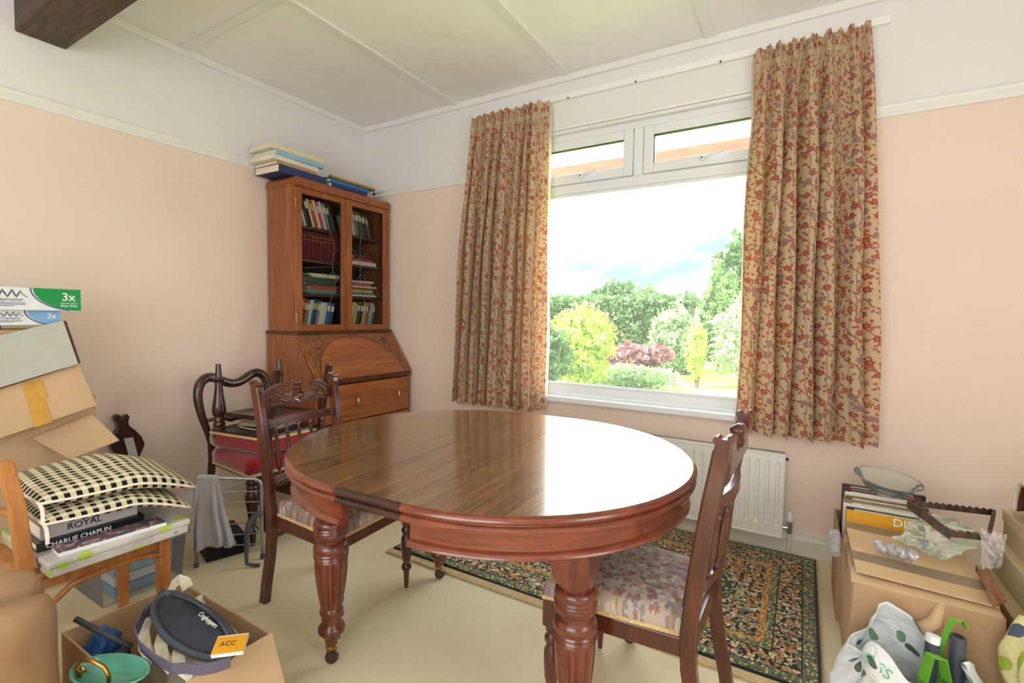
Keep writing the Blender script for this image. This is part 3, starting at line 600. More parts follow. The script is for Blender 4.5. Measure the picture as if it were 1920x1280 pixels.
# ---------------------------------------------------------------- carved dining chairs
def sweep_rect(pts, wx, wy):     # post path in the x-z plane at given y, rectangular section
    rings = []
    for (x, y, z) in pts: rings.append([Vector((x-wx/2, y-wy/2, z)), Vector((x+wx/2, y-wy/2, z)), Vector((x+wx/2, y+wy/2, z)), Vector((x-wx/2, y+wy/2, z))])
    return rings
def make_dining_chair():
    c = thing('dining_chair', 'x', 'chair', group='carved mahogany dining chairs')
    W = M['chairwood']
    def back(x0, z): # x of the back plane at height z
        return -.2-.075*max(0, (z-.42)/.535)**1.25
    for s in (-1, 1):
        pts = [(-.262, s*.186, 0), (-.246, s*.187, .09), (-.222, s*.188, .2), (-.204, s*.19, .32)]+[(back(0, z), s*(.195+.02*(z-.4)), z) for z in (.42, .55, .68, .8, .9, .962)]
        p = MB().loft(sweep_rect(pts, .042, .03)).build('rear_post', W, c, bevel=.004)
        MB().tube([(back(0, .955)-.016, s*.206-.016, .966), (back(0, .955)-.016, s*.206+.016, .966)], .009, 8).tube([(back(0, .955)+.016, s*.206-.017, .958), (back(0, .955)+.016, s*.206+.017, .958)], .011, 10).build('scroll_top', W, p, smooth=2)
        mb = MB()
        for q in (-.008, 0, .008): mb.tube([(back(0, z)+.0205, s*(.195+.02*(z-.4))+q, z) for z in (.5, .6, .7, .8, .93)], .0035, 6)
        mb.build('reeding', W, p, smooth=True)
    for s in (-1, 1):
        L = T(.2, s*.205, 0)
        MB().bx(-.022, .022, -.022, .022, .315, .40, M=L).lathe([(.009, 0), (.014, .075), (.015, .085), (.022, .09), (.024, .1), (.018, .112), (.014, .118), (.016, .124), (.022, .15), (.025, .2), (.024, .235), (.017, .25), (.016, .256), (.023, .264), (.024, .276), (.017, .286), (.016, .292), (.021, .3), (.022, .316)], n=18, M=L).build('front_leg', W, c, smooth=2)
    mb = MB(); mb.prism([(-.2, -.185), (.21, -.222), (.21, -.196), (-.2, -.16)], .345, .398); mb.prism([(-.2, .16), (.21, .196), (.21, .222), (-.2, .185)], .345, .398); mb.bx(.184, .21, -.2, .2, .345, .398).bx(-.21, -.185, -.18, .18, .345, .398)
    mb.build('seat_rail', W, c, bevel=.003)
    def outl(k, z, n=10):
        hx0, hx1, w0, w1 = -.19, .222, .178, .226; pts = []
        cor = [(hx0, -w0), (hx1, -w1), (hx1, w1), (hx0, w0)]; cx = .015
        for i in range(4):
            a, b = Vector(cor[i]), Vector(cor[(i+1) % 4])
            for j in range(n): q = a.lerp(b, j/n); pts.append(Vector((cx+(q.x-cx)*k, q.y*k, z)))
        return pts
    MB().loft([outl(.985, .398), outl(1.0, .405), outl(1.005, .425), outl(.985, .445), outl(.93, .458), outl(.8, .468), outl(.55, .474), outl(.2, .477)]).build('seat', M['tapestry'], c, smooth=True)
    MB().loft([outl(1.005, .397), outl(1.012, .399), outl(1.012, .409), outl(1.005, .411)], cap=False).build('braid', M['braid'], c)
    # stretchers
    MB().tube([(-.2, -.18, .2), (.2, -.2, .2)], .009, 8).tube([(-.2, .18, .2), (.2, .2, .2)], .009, 8).tube([(0, -.19, .2), (0, .19, .2)], .009, 8).build('stretcher', W, c, smooth=2) if 0 else None
    # reeded mid rail and lower rail
    YS = [-.195+.39*i/12 for i in range(13)]
    def bow(y): return .03*(1-(y/.195)**2)
    def bar(z0, z1, name, ribs):
        zc = (z0+z1)/2; xx = back(0, zc); o = MB().loft([[Vector((xx-bow(y)+a, y, z)) for a, z in ((-.011, z0), (.011, z0), (.011, z1), (-.011, z1))] for y in YS]).build(name, W, c, bevel=.003)
        mb = MB()
        for k in range(ribs): zz = z0+(z1-z0)*(k+.5)/ribs; mb.tube([(back(0, zz)+.011-bow(y), y, zz) for y in YS], .0035, 6)
        if ribs: mb.build('reeding', W, o, smooth=True)
    bar(.765, .80, 'mid_rail', 5); bar(.53, .56, 'lower_rail', 3)
    for k in range(5):
        y = -.128+.064*k; xm = back(0, .66)-bow(y)
        sp = [(r_, z_*1.2) for r_, z_ in [(.006, -.088), (.009, -.08), (.006, -.074), (.011, -.062), (.012, -.03), (.009, .02), (.007, .05), (.011, .056), (.006, .063), (.010, .074), (.006, .088)]]
        MB().lathe(sp, n=12, M=T(xm, y, .662) @ RY(-.13)).build('spindle', W, c, smooth=2)
    # carved crest
    zb = .852; xb = back(0, .9)-.012; CM = T(xb, 0, zb) @ Matrix(((0, 0, 1, 0), (1, 0, 0, 0), (0, 1, 0, 0), (0, 0, 0, 1)))  # prism plane: x->Y, y->Z, extrude->X
    wing = [(y_*1.07, z_*.8) for y_, z_ in [(-.18, 0), (-.178, .03), (-.168, .062), (-.148, .09), (-.12, .112), (-.09, .122), (-.066, .12), (-.058, .112), (-.07, .102), (-.074, .085), (-.066, .068), (-.05, .058), (-.034, .055)]]
    out = wing+[(-.03, .055), (.03, .055)]+[(-a, b) for a, b in wing[::-1]]
    cr = MB().prism(out, -.010, .010, M=CM).build('crest_rail', W, c, bevel=.003)
    mb = MB()
    mb.lathe([(.014, 0), (.018, .006), (.02, .014), (.022, .024), (.016, .032), (.017, .038), (.021, .046), (.02, .054), (.012, .062), (.004, .066)], n=14, M=T(xb, 0, zb+.045)).build('finial', W, cr, smooth=2)
    MB().lathe([(.03, 0), (.03, .005), (.026, .010), (.014, .006), (.01, .012), (.002, .014)], n=24, M=T(xb+.009, 0, zb+.032) @ RY(pi/2), rmod=lambda a, z: 1+.14*cos(a*6)).build('rosette', W, cr, smooth=2)
    for s in (-1, 1):
        mb = MB()
        mb.tube([(xb+.010, s*a*.96, zb+b*1.17+.002) for a, b in wing[:8]], .005, 6)
        mb.tube([(xb+.010, s*y, zb+z) for y, z in ((-.165, .012), (-.13, .03), (-.1, .034), (-.07, .02), (-.04, .012))], [.003, .006, .007, .006, .003], 6)
        mb.tube([(xb+.010, s*y, zb+z) for y, z in ((-.15, .03), (-.14, .06), (-.115, .085), (-.09, .098))], [.003, .006, .006, .003], 6)
        mb.tube([(xb+.010, s*y, zb+z) for y, z in ((-.1, .04), (-.11, .062), (-.095, .078), (-.08, .066), (-.09, .055))], [.003, .005, .005, .004, .003], 6)
        mb.tube([(xb+.010, s*y, zb+z) for y, z in ((-.125, .012), (-.1, .018), (-.075, .008))], [.002, .005, .002], 6)
        for p_ in mb.v: p_.z = zb+(p_.z-zb)*(.8 if abs(p_.y) < .2 else 1)
        mb.build('carved_scroll', W, cr, smooth=True)
    return c
ch = make_dining_chair()
ch2 = copy_tree(ch)
ch.location = (1.585, -1.59, 0); ch.rotation_euler.z = .06
tag(ch, 'carved dark wood dining chair beside the bookcase and stacked red chairs')
ch2.location = (2.885, -1.50, 0); ch2.rotation_euler.z = pi-.02
tag(ch2, 'carved reddish wood dining chair in front of the radiator')

# ---------------------------------------------------------------- balloon-back chairs, one upside down on the other
def make_balloon_chair():
    c = thing('balloon_back_chair', 'x', 'chair', group='red balloon back chairs'); W = M['mahogd']
    for s in (-1, 1):
        L = T(.2, s*.19, 0)
        MB().lathe([(.013, 0), (.017, .065), (.018, .075), (.028, .079), (.031, .087), (.026, .096), (.019, .104), (.02, .13), (.025, .18), (.034, .24), (.037, .27), (.03, .295), (.024, .303), (.028, .312), (.03, .322), (.025, .33), (.03, .338), (.032, .35), (.027, .36), (.033, .366), (.034, .42)], n=20, M=L).build('front_leg', W, c, smooth=2)
        MB().loft(sweep_rect([(-.30, s*.165, 0), (-.27, s*.166, .12), (-.235, s*.167, .26), (-.215, s*.168, .40), (-.22, s*.168, .5)], .034, .03)).build('rear_leg', W, c, bevel=.004)
    def outl(k, z, n=8):
        pts = []; cor = [(-.2, -.175), (.23, -.225), (.23, .225), (-.2, .175)]
        for i in range(4):
            a, b = Vector(cor[i]), Vector(cor[(i+1) % 4])
            for j in range(n): q = a.lerp(b, j/n); bul = .02*sin(pi*j/n) if i == 1 else 0; pts.append(Vector(((q.x+bul)*k, q.y*k, z)))
        return pts
    MB().loft([outl(.97, .385), outl(1, .39), outl(1.01, .43), outl(1.0, .455), outl(.95, .472), outl(.8, .48), outl(.4, .484)]).build('seat', M['red'], c, smooth=True)
    MB().loft([outl(1.005, .383), outl(1.016, .385), outl(1.016, .396), outl(1.005, .398)], cap=False).build('braid', M['braid'], c)
    MB().loft([outl(.97, .372), outl(.985, .386)]).build('underside', M['leather'], c)
    pts = []; rr = []
    key = [(-.168, .48), (-.172, .54), (-.196, .62), (-.214, .70), (-.222, .79), (-.2, .86), (-.15, .888), (-.10, .868), (-.05, .838), (0, .826), (.05, .838), (.10, .868), (.15, .888), (.2, .86), (.222, .79), (.214, .70), (.196, .62), (.172, .54), (.168, .48)]
    # smooth the outline
    for i in range(len(key)-1):
        for k in range(3): f = k/3; pts.append((key[i][0]*(1-f)+key[i+1][0]*f, key[i][1]*(1-f)+key[i+1][1]*f))
    pts.append(key[-1])
    for _ in range(3): pts = [pts[0]]+[((pts[i-1][0]+2*pts[i][0]+pts[i+1][0])/4, (pts[i-1][1]+2*pts[i][1]+pts[i+1][1])/4) for i in range(1, len(pts)-1)]+[pts[-1]]
    bx_ = lambda z: -.22-.12*max(0, z-.45)
    rr = [.017+.010*max(0, (z-.5)/.34) for y, z in pts]
    MB().tube([(bx_(z), y, z) for y, z in pts], rr, 10).build('balloon_back', W, c, smooth=True)
    zz = .62; MB().tube([(bx_(zz)+.0, -.19, zz+.01), (bx_(zz), -.1, zz+.015), (bx_(zz), -.04, zz-.005), (bx_(zz), 0, zz+.01), (bx_(zz), .04, zz-.005), (bx_(zz), .1, zz+.015), (bx_(zz), .19, zz+.01)], [.010, .012, .018, .026, .018, .012, .010], 8).build('cross_splat', W, c, smooth=True)
    return c
b1 = make_balloon_chair(); b2 = copy_tree(b1)
b1.location = (.575, -1.325, 0); b1.rotation_euler.z = .03; tag(b1, 'dark balloon back chair with red velvet seat standing on the floor')
b2.location = (.652, -1.31, .9705); b2.rotation_euler = (0, pi, .02); tag(b2, 'red seated chair turned upside down with its turned legs in the air')

# ---------------------------------------------------------------- bureau bookcase
BX0, BXF, BY0, BY1 = .025, .33, -.92, -.05
bc = thing('bureau_bookcase', 'tall oak bureau bookcase with leaded glass doors in the corner', 'bookcase', (.2, -.48, 0))
O, OH = M['oak'], M['oakh']
for y_ in (BY0, BY1-.02): MB().bx(BX0, BXF-.022, y_, y_+.02, 1.12, 2.135).build('side_panel', O, bc, bevel=.002)
MB().bx(BX0, BX0+.012, BY0+.02, BY1-.02, 1.12, 2.135).build('back_panel', M['darkin'], bc)
for z_, z2_ in ((1.12, 1.175), (2.115, 2.135)): MB().bx(BX0+.012, BXF-.022, BY0+.02, BY1-.02, z_, z2_).build('carcass_board', O, bc)
cor = [(0, 2.13), (.006, 2.132), (.014, 2.14), (.010, 2.146), (.010, 2.172), (.0, 2.186), (-.012, 2.196), (-.03, 2.2)]
rings = [[Vector(p) for p in ((BX0, BY0-o, z), (BXF+o, BY0-o, z), (BXF+o, BY1+o*.5, z), (BX0, BY1+o*.5, z))] for o, z in cor]
MB().loft(rings).build('cornice', O, bc)
for z in (1.405, 1.652, 1.878): MB().bx(BX0+.012, .285, BY0+.02, BY1-.02, z-.018, z).build('shelf', M['oakd'], bc)
ymid = -.488
for k, (ya_, yb_, ga, gb) in enumerate(((BY0+.004, ymid-.002, -.862, -.528), (ymid+.002, BY1-.004, -.428, -.104))):
    zt_, zb_, gt, gbm = 2.128, 1.142, 2.088, 1.187
    dr = MB().bx(BXF-.022, BXF, ya_, ga, zb_, zt_).bx(BXF-.022, BXF, gb, yb_, zb_, zt_).bx(BXF-.022, BXF, ga, gb, zb_, gbm).bx(BXF-.022, BXF, ga, gb, gt, zt_).build('glazed_door', O, bc, bevel=.003)
    MB().bx(BXF-.013, BXF-.010, ga, gb, gbm, gt).build('glass_pane', M['cabglass'], dr)
    yh = ya_+.002 if k == 0 else yb_-.002
    for zz in (2.02, 1.24): MB().tube([(BXF+.002, yh, zz-.028), (BXF+.002, yh, zz+.028)], .004, 8).build('hinge', M['brass'], dr)
    if k: MB().lathe([(.006, 0), (.006, .003)], n=10, M=T(BXF, ya_+.018, 1.66) @ RY(pi/2)).build('keyhole', M['brass'], dr)
    sc = .2265; S = lambda a, b: hit(540+a*sc, 340+b*sc, 'x', BXF-.008)
    lines = [[(330, 345), (350, 420), (385, 540), (375, 620), (370, 700), (372, 745), (402, 800), (375, 900), (350, 1000)], [(165, 410), (270, 510), (375, 615)], [(448, 540), (402, 570), (375, 620)], [(122, 655), (250, 672), (370, 690)], [(130, 715), (250, 712), (370, 705)], [(372, 745), (330, 780), (190, 900)], [(402, 790), (450, 820)]] if k == 0 else \
        [[(612, 430), (595, 530), (600, 660), (598, 760), (600, 880), (640, 1020), (672, 1180)], [(540, 560), (600, 660), (680, 570), (770, 500)], [(598, 760), (690, 870), (760, 950)], [(598, 770), (548, 850)], [(600, 700), (775, 720)]]
    mb = MB()
    for ln in lines: mb.tube([S(*p) for p in ln], .0023, 6)
    mb.build('leading', M['lead'], dr)
# desk part
DY0, DY1, DXF = -.935, -.035, .565
prof = [(BX0, .08), (DXF-.01, .08), (DXF-.01, .80), (.345, 1.118), (BX0, 1.118)]
PXZ = lambda y: Matrix(((1, 0, 0, 0), (0, 0, 1, y), (0, 1, 0, 0), (0, 0, 0, 1)))
for y in (DY0, DY1-.02): MB().prism(prof, 0, .02, M=PXZ(y)).build('desk_side', O, bc, bevel=.002)
MB().bx(BX0, .352, DY0-.008, DY1+.006, 1.118, 1.142).build('waist_moulding', M['oakd'], bc, bevel=.005)
MB().bx(BX0, BX0+.015, DY0+.02, DY1-.02, .08, 1.118).bx(BX0+.015, DXF-.03, DY0+.02, DY1-.02, .08, .1).build('desk_back', M['darkin'], bc)
MB().bx(BX0, DXF+.01, DY0-.01, DY1+.01, 0, .08).build('plinth', M['oakd'], bc, bevel=.006)
a, b = Vector((.352, 0, 1.118)), Vector((DXF, 0, .812)); sl = (b-a); nn = Vector((-sl.z, 0, sl.x)).normalized()
if nn.x < 0: nn = -nn
def onslope(y, f, h=0): return Vector((a.x+sl.x*f, y, a.z+sl.z*f))+nn*h
FM = lambda y, f, h: onslope(y, f, h)
q = [onslope(DY0+.022, .0, 0), onslope(DY0+.022, 1, 0), onslope(DY1-.022, 1, 0), onslope(DY1-.022, 0, 0)]
fall = MB().slab(q, .018).build('fall_front', M['veneer'], bc, bevel=.002)
# semicircular oak field, its line inlay, and edge crossbanding
n = 36; ym = (DY0+DY1)/2; R_ = .385
arc = [(ym+R_*cos(th), .985-.93*sin(th)) for th in [pi*i/n for i in range(n+1)]]
vs_ = [onslope(y, f, .0012) for y, f in arc]+[onslope(y, f, -.002) for y, f in arc]; m_ = len(arc)
MB().add(vs_, [tuple(range(m_)), tuple(range(m_, 2*m_))[::-1]]+[(i, (i+1) % m_, m_+(i+1) % m_, m_+i) for i in range(m_)]).build('arched_panel', OH, fall)
MB().tube([onslope(y, f, .001) for y, f in arc], .0028, 6).build('arch_inlay', M['oakd'], fall)
for yy in (DY0+.028, DY1-.028): MB().tube([onslope(yy, .01, .001), onslope(yy, .99, .001)], .006, 6).build('edge_bead', OH, fall)
for yy in (DY0+.008, DY1-.008): MB().tube([onslope(yy, -.02, .002), onslope(yy, 1.0, .002)], .008, 6).build('slope_rail', OH, bc, smooth=True)
MB().lathe([(.006, 0), (.006, .002)], n=10, M=Matrix.Translation(onslope(ym, .1, .001)) @ nn.to_track_quat('Z', 'Y').to_matrix().to_4x4()).build('keyhole', M['iron'], fall)
MB().bx(DXF-.03, DXF+.006, DY0+.0, DY1-.0, .778, .808).build('desk_lip', M['oakd'], bc, bevel=.004)
for z0_, z1_ in ((.508, .770), (.31, .50), (.10, .302)):
    d_ = MB().bx(DXF-.024, DXF+.002, DY0+.03, DY1-.03, z0_, z1_).build('drawer', OH, bc, bevel=.004)
    for y in (-.60, -.185):
        zc = (z0_+z1_)/2+.0
        hp = MB().bx(DXF+.002, DXF+.006, y-.014, y+.014, zc-.036, zc+.036).build('handle', M['brass'], d_, bevel=.004)
        MB().tube([(DXF+.006, y+.002, zc+.026), (DXF+.02, y+.002, zc+.022), (DXF+.022, y+.002, zc-.02), (DXF+.012, y+.002, zc-.03)], .006, 8).build('drop_pull', M['chrome'], hp, smooth=True)
# ---------------------------------------------------------------- books
NAMES = {'red': (150, 30, 34), 'dark red': (104, 22, 28), 'orange': (196, 88, 36), 'white': (226, 224, 216), 'black': (34, 34, 36), 'grey': (136, 136, 134), 'dark grey': (74, 76, 80), 'pink': (206, 84, 92), 'blue': (36, 120, 190),
         'navy': (40, 56, 104), 'pale blue': (150, 190, 206), 'teal': (60, 130, 138), 'green': (62, 92, 62), 'yellow': (214, 182, 66), 'cream': (228, 214, 182), 'brown': (112, 74, 48), 'olive': (128, 112, 52), 'tan': (196, 146, 100)}
def bookmat(c): return P(NAMES[c], .5, c.replace(' ', '_')+'_book_cloth', var=.05)
def book_in_case(y, z, th, h, lean, c, where, dep=.15, x1=.272, bands=0):
    Mx = T(0, y, z+(th*sin(-lean) if lean < 0 else 0)) @ RX(lean)
    o = MB().bx(x1-dep, x1, 0, th, 0, h, M=Mx).build('book', bookmat(c), bevel=.0015)
    tag(o, '%s spined book %s' % (c, where), 'book', 'books '+where)
    if c not in ('white', 'cream', 'dark red') or bands:
        MB().bx(x1, x1+.0008, th*.12, th*.88, h*.62, h*.86, M=Mx).build('spine_label', bookmat(random.choice(('cream', 'white', 'black', 'yellow') if c not in ('dark red',) else ('tan',))), o)
    MB().bx(x1-dep+.004, x1-.003, th*.12, th*.88, h-.003, h+.0006, M=Mx).build('page_block', M['paper'], o)
    return o
def uniq(o, items, i, where, kind='book'):      # tell a book apart by its neighbours
    c = items[i][0]; same = [k for k in range(len(items)) if items[k][0] == c]
    if len(same) > 1:
        nb = [items[k][0] for k in (i-1, i+1) if 0 <= k < len(items)]
        o['label'] = '%s %s %s %s' % (c, kind, ('next to the %s one,' if len(nb) == 1 else 'between %s and %s ones,') % tuple(nb), where)
yy = -.80
def leanrow(yy, z, items, lean, where):
    for i, (c, th, h) in enumerate(items):
        uniq(book_in_case(yy, z, th, h, lean, c, where), items, i, where); yy += th/cos(lean)+.002
leanrow(-.80, 1.881, [('white', .016, .12), ('dark grey', .02, .2), ('black', .024, .205), ('cream', .016, .2), ('orange', .028, .195), ('white', .02, .2), ('pink', .026, .19), ('white', .016, .2), ('grey', .03, .19), ('black', .02, .19), ('dark grey', .02, .185)], .30, 'leaning on top shelf, chair-side door')
leanrow(-.365, 1.881, [('white', .02, .16), ('grey', .03, .19), ('dark grey', .03, .19), ('brown', .026, .19), ('black', .03, .18), ('dark grey', .03, .17)], .28, 'leaning on top shelf, curtain-side door')
for k in range(11):
    o = book_in_case(-.884+k*.0345, 1.655, .032, .186+.004*(k % 3), 0, 'dark red', 'in a matching row on the second shelf')
    for q in (.7, .84): MB().bx(.272, .2735, -.884+k*.0345+.003, -.884+k*.0345+.029, 1.655+.186*q, 1.655+.186*q+.006).build('gilt_band', M['brass'], o)
def flatbook(x1, y0, y1, z, th, c, where, rz=0, dep=.17):
    Mx = T((x1+x1-dep)/2, (y0+y1)/2, z) @ RZ(rz); hy = (y1-y0)/2
    o = MB().bx(-dep/2, dep/2, -hy, hy, 0, .0025, M=Mx).bx(-dep/2, dep/2, -hy, hy, th-.0025, th, M=Mx).bx(dep/2-.0025, dep/2, -hy, hy, .0025, th-.0025, M=Mx).build('book', bookmat(c))
    MB().bx(-dep/2+.003, dep/2-.0025, -hy+.004, hy-.004, .0025, th-.0025, M=Mx).build('page_block', M['paper'], o)
    return tag(o, '%s book %s' % (c, where), 'book', 'books '+where)
def stack(x1, y0, z, items, where):
    for i, (c, th, ln, dy) in enumerate(items): uniq(flatbook(x1, y0+dy, y0+dy+ln, z, th, c, where), items, i, where, 'book'); z += th+.0006
stack(.275, -.40, 1.655, [('white', .012, .27, 0), ('white', .016, .26, .005), ('pink', .017, .2, .03), ('dark red', .034, .16, .04)], 'lying flat on second shelf, curtain-side door')
stack(.275, -.79, 1.408, [('teal', .012, .26, .03), ('grey', .022, .25, .01), ('orange', .024, .23, .03), ('dark grey', .03, .24, 0), ('green', .03, .25, .01), ('cream', .012, .24, .05), ('white', .014, .27, .02)], 'lying flat on third shelf, chair-side door')
stack(.275, -.41, 1.408, [('cream', .014, .28, 0), ('teal', .016, .24, .02), ('yellow', .02, .24, 0), ('olive', .018, .22, .02), ('white', .012, .28, 0), ('pink', .026, .18, .04), ('white', .014, .25, 0)], 'lying flat on third shelf, curtain-side door')
book_in_case(-.845, 1.408, .016, .1, .35, 'white', 'standing alone on the third shelf')
def rowR(y, items, where, lean): leanrow(y, 1.179, items, lean, where)
rowR(-.862, [('orange', .026, .2), ('red', .018, .19), ('grey', .026, .18), ('white', .018, .185), ('teal', .014, .19), ('navy', .024, .19), ('grey', .024, .18), ('white', .03, .17), ('cream', .02, .17), ('blue', .034, .17), ('dark grey', .03, .165)], 'leaning on bottom shelf, chair-side door', -.2)
rowR(-.425, [('navy', .02, .18), ('white', .016, .185), ('yellow', .014, .18), ('cream', .014, .17), ('green', .03, .18), ('black', .026, .18), ('yellow', .024, .185), ('grey', .024, .175), ('orange', .014, .18), ('pale blue', .028, .18), ('teal', .02, .17)], 'leaning on bottom shelf, curtain-side door', -.2)
# books on top of the bookcase
z = 2.2008; W1 = 'in the taller stack on top of the bookcase'
for c, th, y0, y1, dx, rz in (('navy', .05, -1.02, -.64, 0, .03), ('tan', .022, -1.02, -.70, -.01, .0), ('white', .03, -1.06, -.70, 0, .04), ('pale blue', .034, -1.04, -.67, .015, .0), ('cream', .034, -1.07, -.66, .01, -.02)):
    flatbook(.30+dx, y0, y1, z, th, c, W1, rz, .25); z += th+.0008
z = 2.2008; W2 = 'in the flat stack beside the tall stack on the bookcase'
for c, th, y0, y1 in (('navy', .03, -.60, -.26), ('blue', .024, -.61, -.24)):
    flatbook(.31, y0, y1, z, th, c, W2, 0, .24); z += th+.0008
fr = thing('gilt_tray', 'flat gilt edged picture frame on the bookcase', 'frame', (.2, -.4, z))
MB().bx(.07, .31, -.62, -.19, z, z+.008).build('frame_panel', bookmat('olive'), fr)
MB().tube([(.315, -.62, z+.01), (.315, -.19, z+.01)], .011, 10).tube([(.065, -.62, z+.01), (.065, -.19, z+.01)], .011, 10).build('frame_moulding', M['brass'], fr, smooth=2)
MB().tube([(.315, -.195, z), (.315, -.195, z-.02)], .003, 6).lathe([(.002, -.04), (.009, -.034), (.011, -.026), (.005, -.018)], (.315, -.195, z), 10).build('hanging_knob', M['iron'], fr, smooth=2)
# papers on the upturned chair
zz = .9705-.372+.0015
o = flatbook(.785, -1.43, -1.20, zz, .012, 'black', 'folder on the upturned chair', .08, .26); tag(o, 'black folder lying on the upturned red chair', 'folder')
zz += .018
for k, (c, x, y, rz) in enumerate((((236, 214, 160), .65, -1.32, .3), ((230, 226, 214), .66, -1.32, .15), ((222, 190, 140), .64, -1.31, .45), ((238, 236, 230), .67, -1.31, .1))):
    mp = T(x, y, zz) @ RZ(rz)
    MB().grid(lambda u, v: mp @ Vector((-.14+.28*u, -.1+.2*v, .002+.004*sin(u*5+k)*v)), 8, 6).build('paper_sheet', P(c, .8, 'loose_paper', var=.03), solid=.0016, label='%s loose sheet of paper on the upturned chair' % ('cream', 'off-white', 'manila', 'white')[k], cat='paper', group='papers on the upturned chair'); zz += .009
o = flatbook(.78, -1.38, -1.17, zz, .016, 'navy', 'lying on the papers on the upturned chair', .2, .13)
text('title', 'Traveller', .016, frame_of((.822, -1.26, zz+.009), (0, 1, 0), (1, .2, 0)), M['upvc'], o) if 0 else None
zz += .018
pf = tag(MB().bx(-.17, .17, -.15, .15, 0, .014, M=T(.655, -1.31, zz) @ RZ(.15)).bx(-.18, .18, -.16, -.13, 0, .024, M=T(.655, -1.31, zz) @ RZ(.15)).bx(-.18, .18, .13, .16, 0, .024, M=T(.655, -1.31, zz) @ RZ(.15)).bx(.15, .18, -.13, .13, 0, .024, M=T(.655, -1.31, zz) @ RZ(.15)).bx(-.18, -.15, -.13, .13, 0, .024, M=T(.655, -1.31, zz) @ RZ(.15)).build('picture_frame', M['mahogd'], bevel=.002), 'dark wooden picture frame lying face down on the papers', 'frame')

# ---------------------------------------------------------------- left clutter: airer, cloth, speaker, clear box, barometer
A0, A1 = Vector((.965, -1.57, 0)), Vector((.775, -1.795, 0)); dA = A1-A0
def ap(f, z): return A0+dA*f+Vector((0, 0, z))
air = thing('clothes_airer', 'grey metal folding clothes airer beside the black speaker', 'airer', tuple(A0))
fp = [ap(0, .012), ap(.005, .2), ap(0, .38), ap(.03, .405), ap(.1, .42), ap(.5, .435), ap(.9, .45), ap(.97, .44), ap(1, .41), ap(1, .2), ap(1, .012)]
MB().tube(fp, .008, 10).build('frame_tube', M['steel'], air, smooth=True)
for k in range(6): z_ = .08+.055*k; MB().tube([ap(.0, z_), ap(1, z_+.02)], .0028, 6).build('rung', M['steel'], air, smooth=True)
M['slate'] = P((70, 76, 88), .5, 'slate_plastic')
q0 = ap(.01, .24)
MB().tube([q0, q0+Vector((.0, -.03, .0)), q0+Vector((.0, -.065, -.035)), q0+Vector((.01, -.085, -.1)), q0+Vector((.015, -.09, -.18)), q0+Vector((.02, -.09, -.222)), q0+Vector((.05, -.07, -.23)), q0+Vector((.07, -.055, -.23))], [.014, .017, .016, .012, .009, .009, .009, .009], 8).build('swing_leg', M['slate'], air, smooth=True)
for e in (0, 1): MB().lathe([(.011, 0), (.011, .02)], tuple(ap(e, .0)), 10).build('foot_cap', M['slate'], air)
nA = Vector((-dA.y, dA.x, 0)).normalized(); nA = nA if nA.x > 0 else -nA
def cl(u, v):                                   # laid round the rail, then hanging clear of it and fanning out below
    sl = (v-.25)*.58; side = 1 if sl > 0 else -1; d = abs(sl); k = min(1, max(0, d-.03)/.28)
    f = min(.98, .80-.05*k-(u-.5)*(.20+.24*k)*2*(.8 if sl > 0 else .6)+.04*sin(v*5)*k)
    zt_ = .435+.0375*(min(f, .9)-.5); R_ = .014; q = min(d, R_*pi/2)/R_
    fold = abs(.024*sin(u*10+v*2)+.012*sin(u*19+1))*k+.012*abs(N3(u*4, v*5, 3))*k
    z_ = zt_+R_*cos(q)-max(0, d-R_*pi/2)*(1-.10*sin(u*4)); n_ = side*(R_*sin(q)+fold*(1 if side > 0 else .3)+(.03*k if side > 0 else 0))
    p = ap(f, z_)+nA*n_; p.z = max(p.z, .118+.004*sin(u*20)); return p
M['greycloth'] = P((176, 176, 182), .95, 'pale_grey_cotton', var=.05, bumps=(160, .2))
MB().grid(cl, 60, 60).build('grey_cloth', M['greycloth'], smooth=True, solid=.003, label='pale grey cloth with round print draped over the clothes airer', cat='cloth')
spk = thing('black_speaker', 'low black box speaker on the carpet under the clothes airer', 'speaker', (.68, -1.64, 0))
sm = frame_of((.80, -1.66, 0), (.05, .18, 0), (0, 0, 1))
MB().bx(-.092, .092, .0, .24, 0, .1, M=sm).build('cabinet', M['black'], spk, bevel=.006)
MB().bx(-.088, .088, -.006, .0, .006, .094, M=sm).build('grille', P((18, 18, 20), .9, 'speaker_cloth'), spk, bevel=.003)
MB().bx(-.012, .012, -.008, -.006, .055, .062, M=sm).build('badge', M['chrome'], spk)
cb = thing('clear_storage_box', 'clear plastic storage box of papers under the pine chair', 'storage box', (.66, -1.98, 0))
M['clearbox'] = clear('clear_polypropylene', (.97, .98, .99), gloss=.15, rough=.15, haze=.07, hazecol=(235, 240, 245))
x0, x1, y0, y1, hb = .468, .83, -2.20, -1.865, .235
rg = lambda k, z: [Vector(((x0+x1)/2+(px-(x0+x1)/2)*k, (y0+y1)/2+(py-(y0+y1)/2)*k, z)) for px, py in ((x0, y0), (x1, y0), (x1, y1), (x0, y1))]
MB().loft([rg(.9, .004), rg(1, hb)], cap=False).build('tub', M['clearbox'], cb, solid=.003)
mb = MB()
for (a, b, c, d_) in ((x0-.012, x1+.012, y0-.012, y0), (x0-.012, x1+.012, y1, y1+.012), (x0-.012, x0, y0, y1), (x1, x1+.012, y0, y1)): mb.bx(a, b, c, d_, hb-.02, hb)
mb.build('rim', M['clearbox'], cb, bevel=.003)
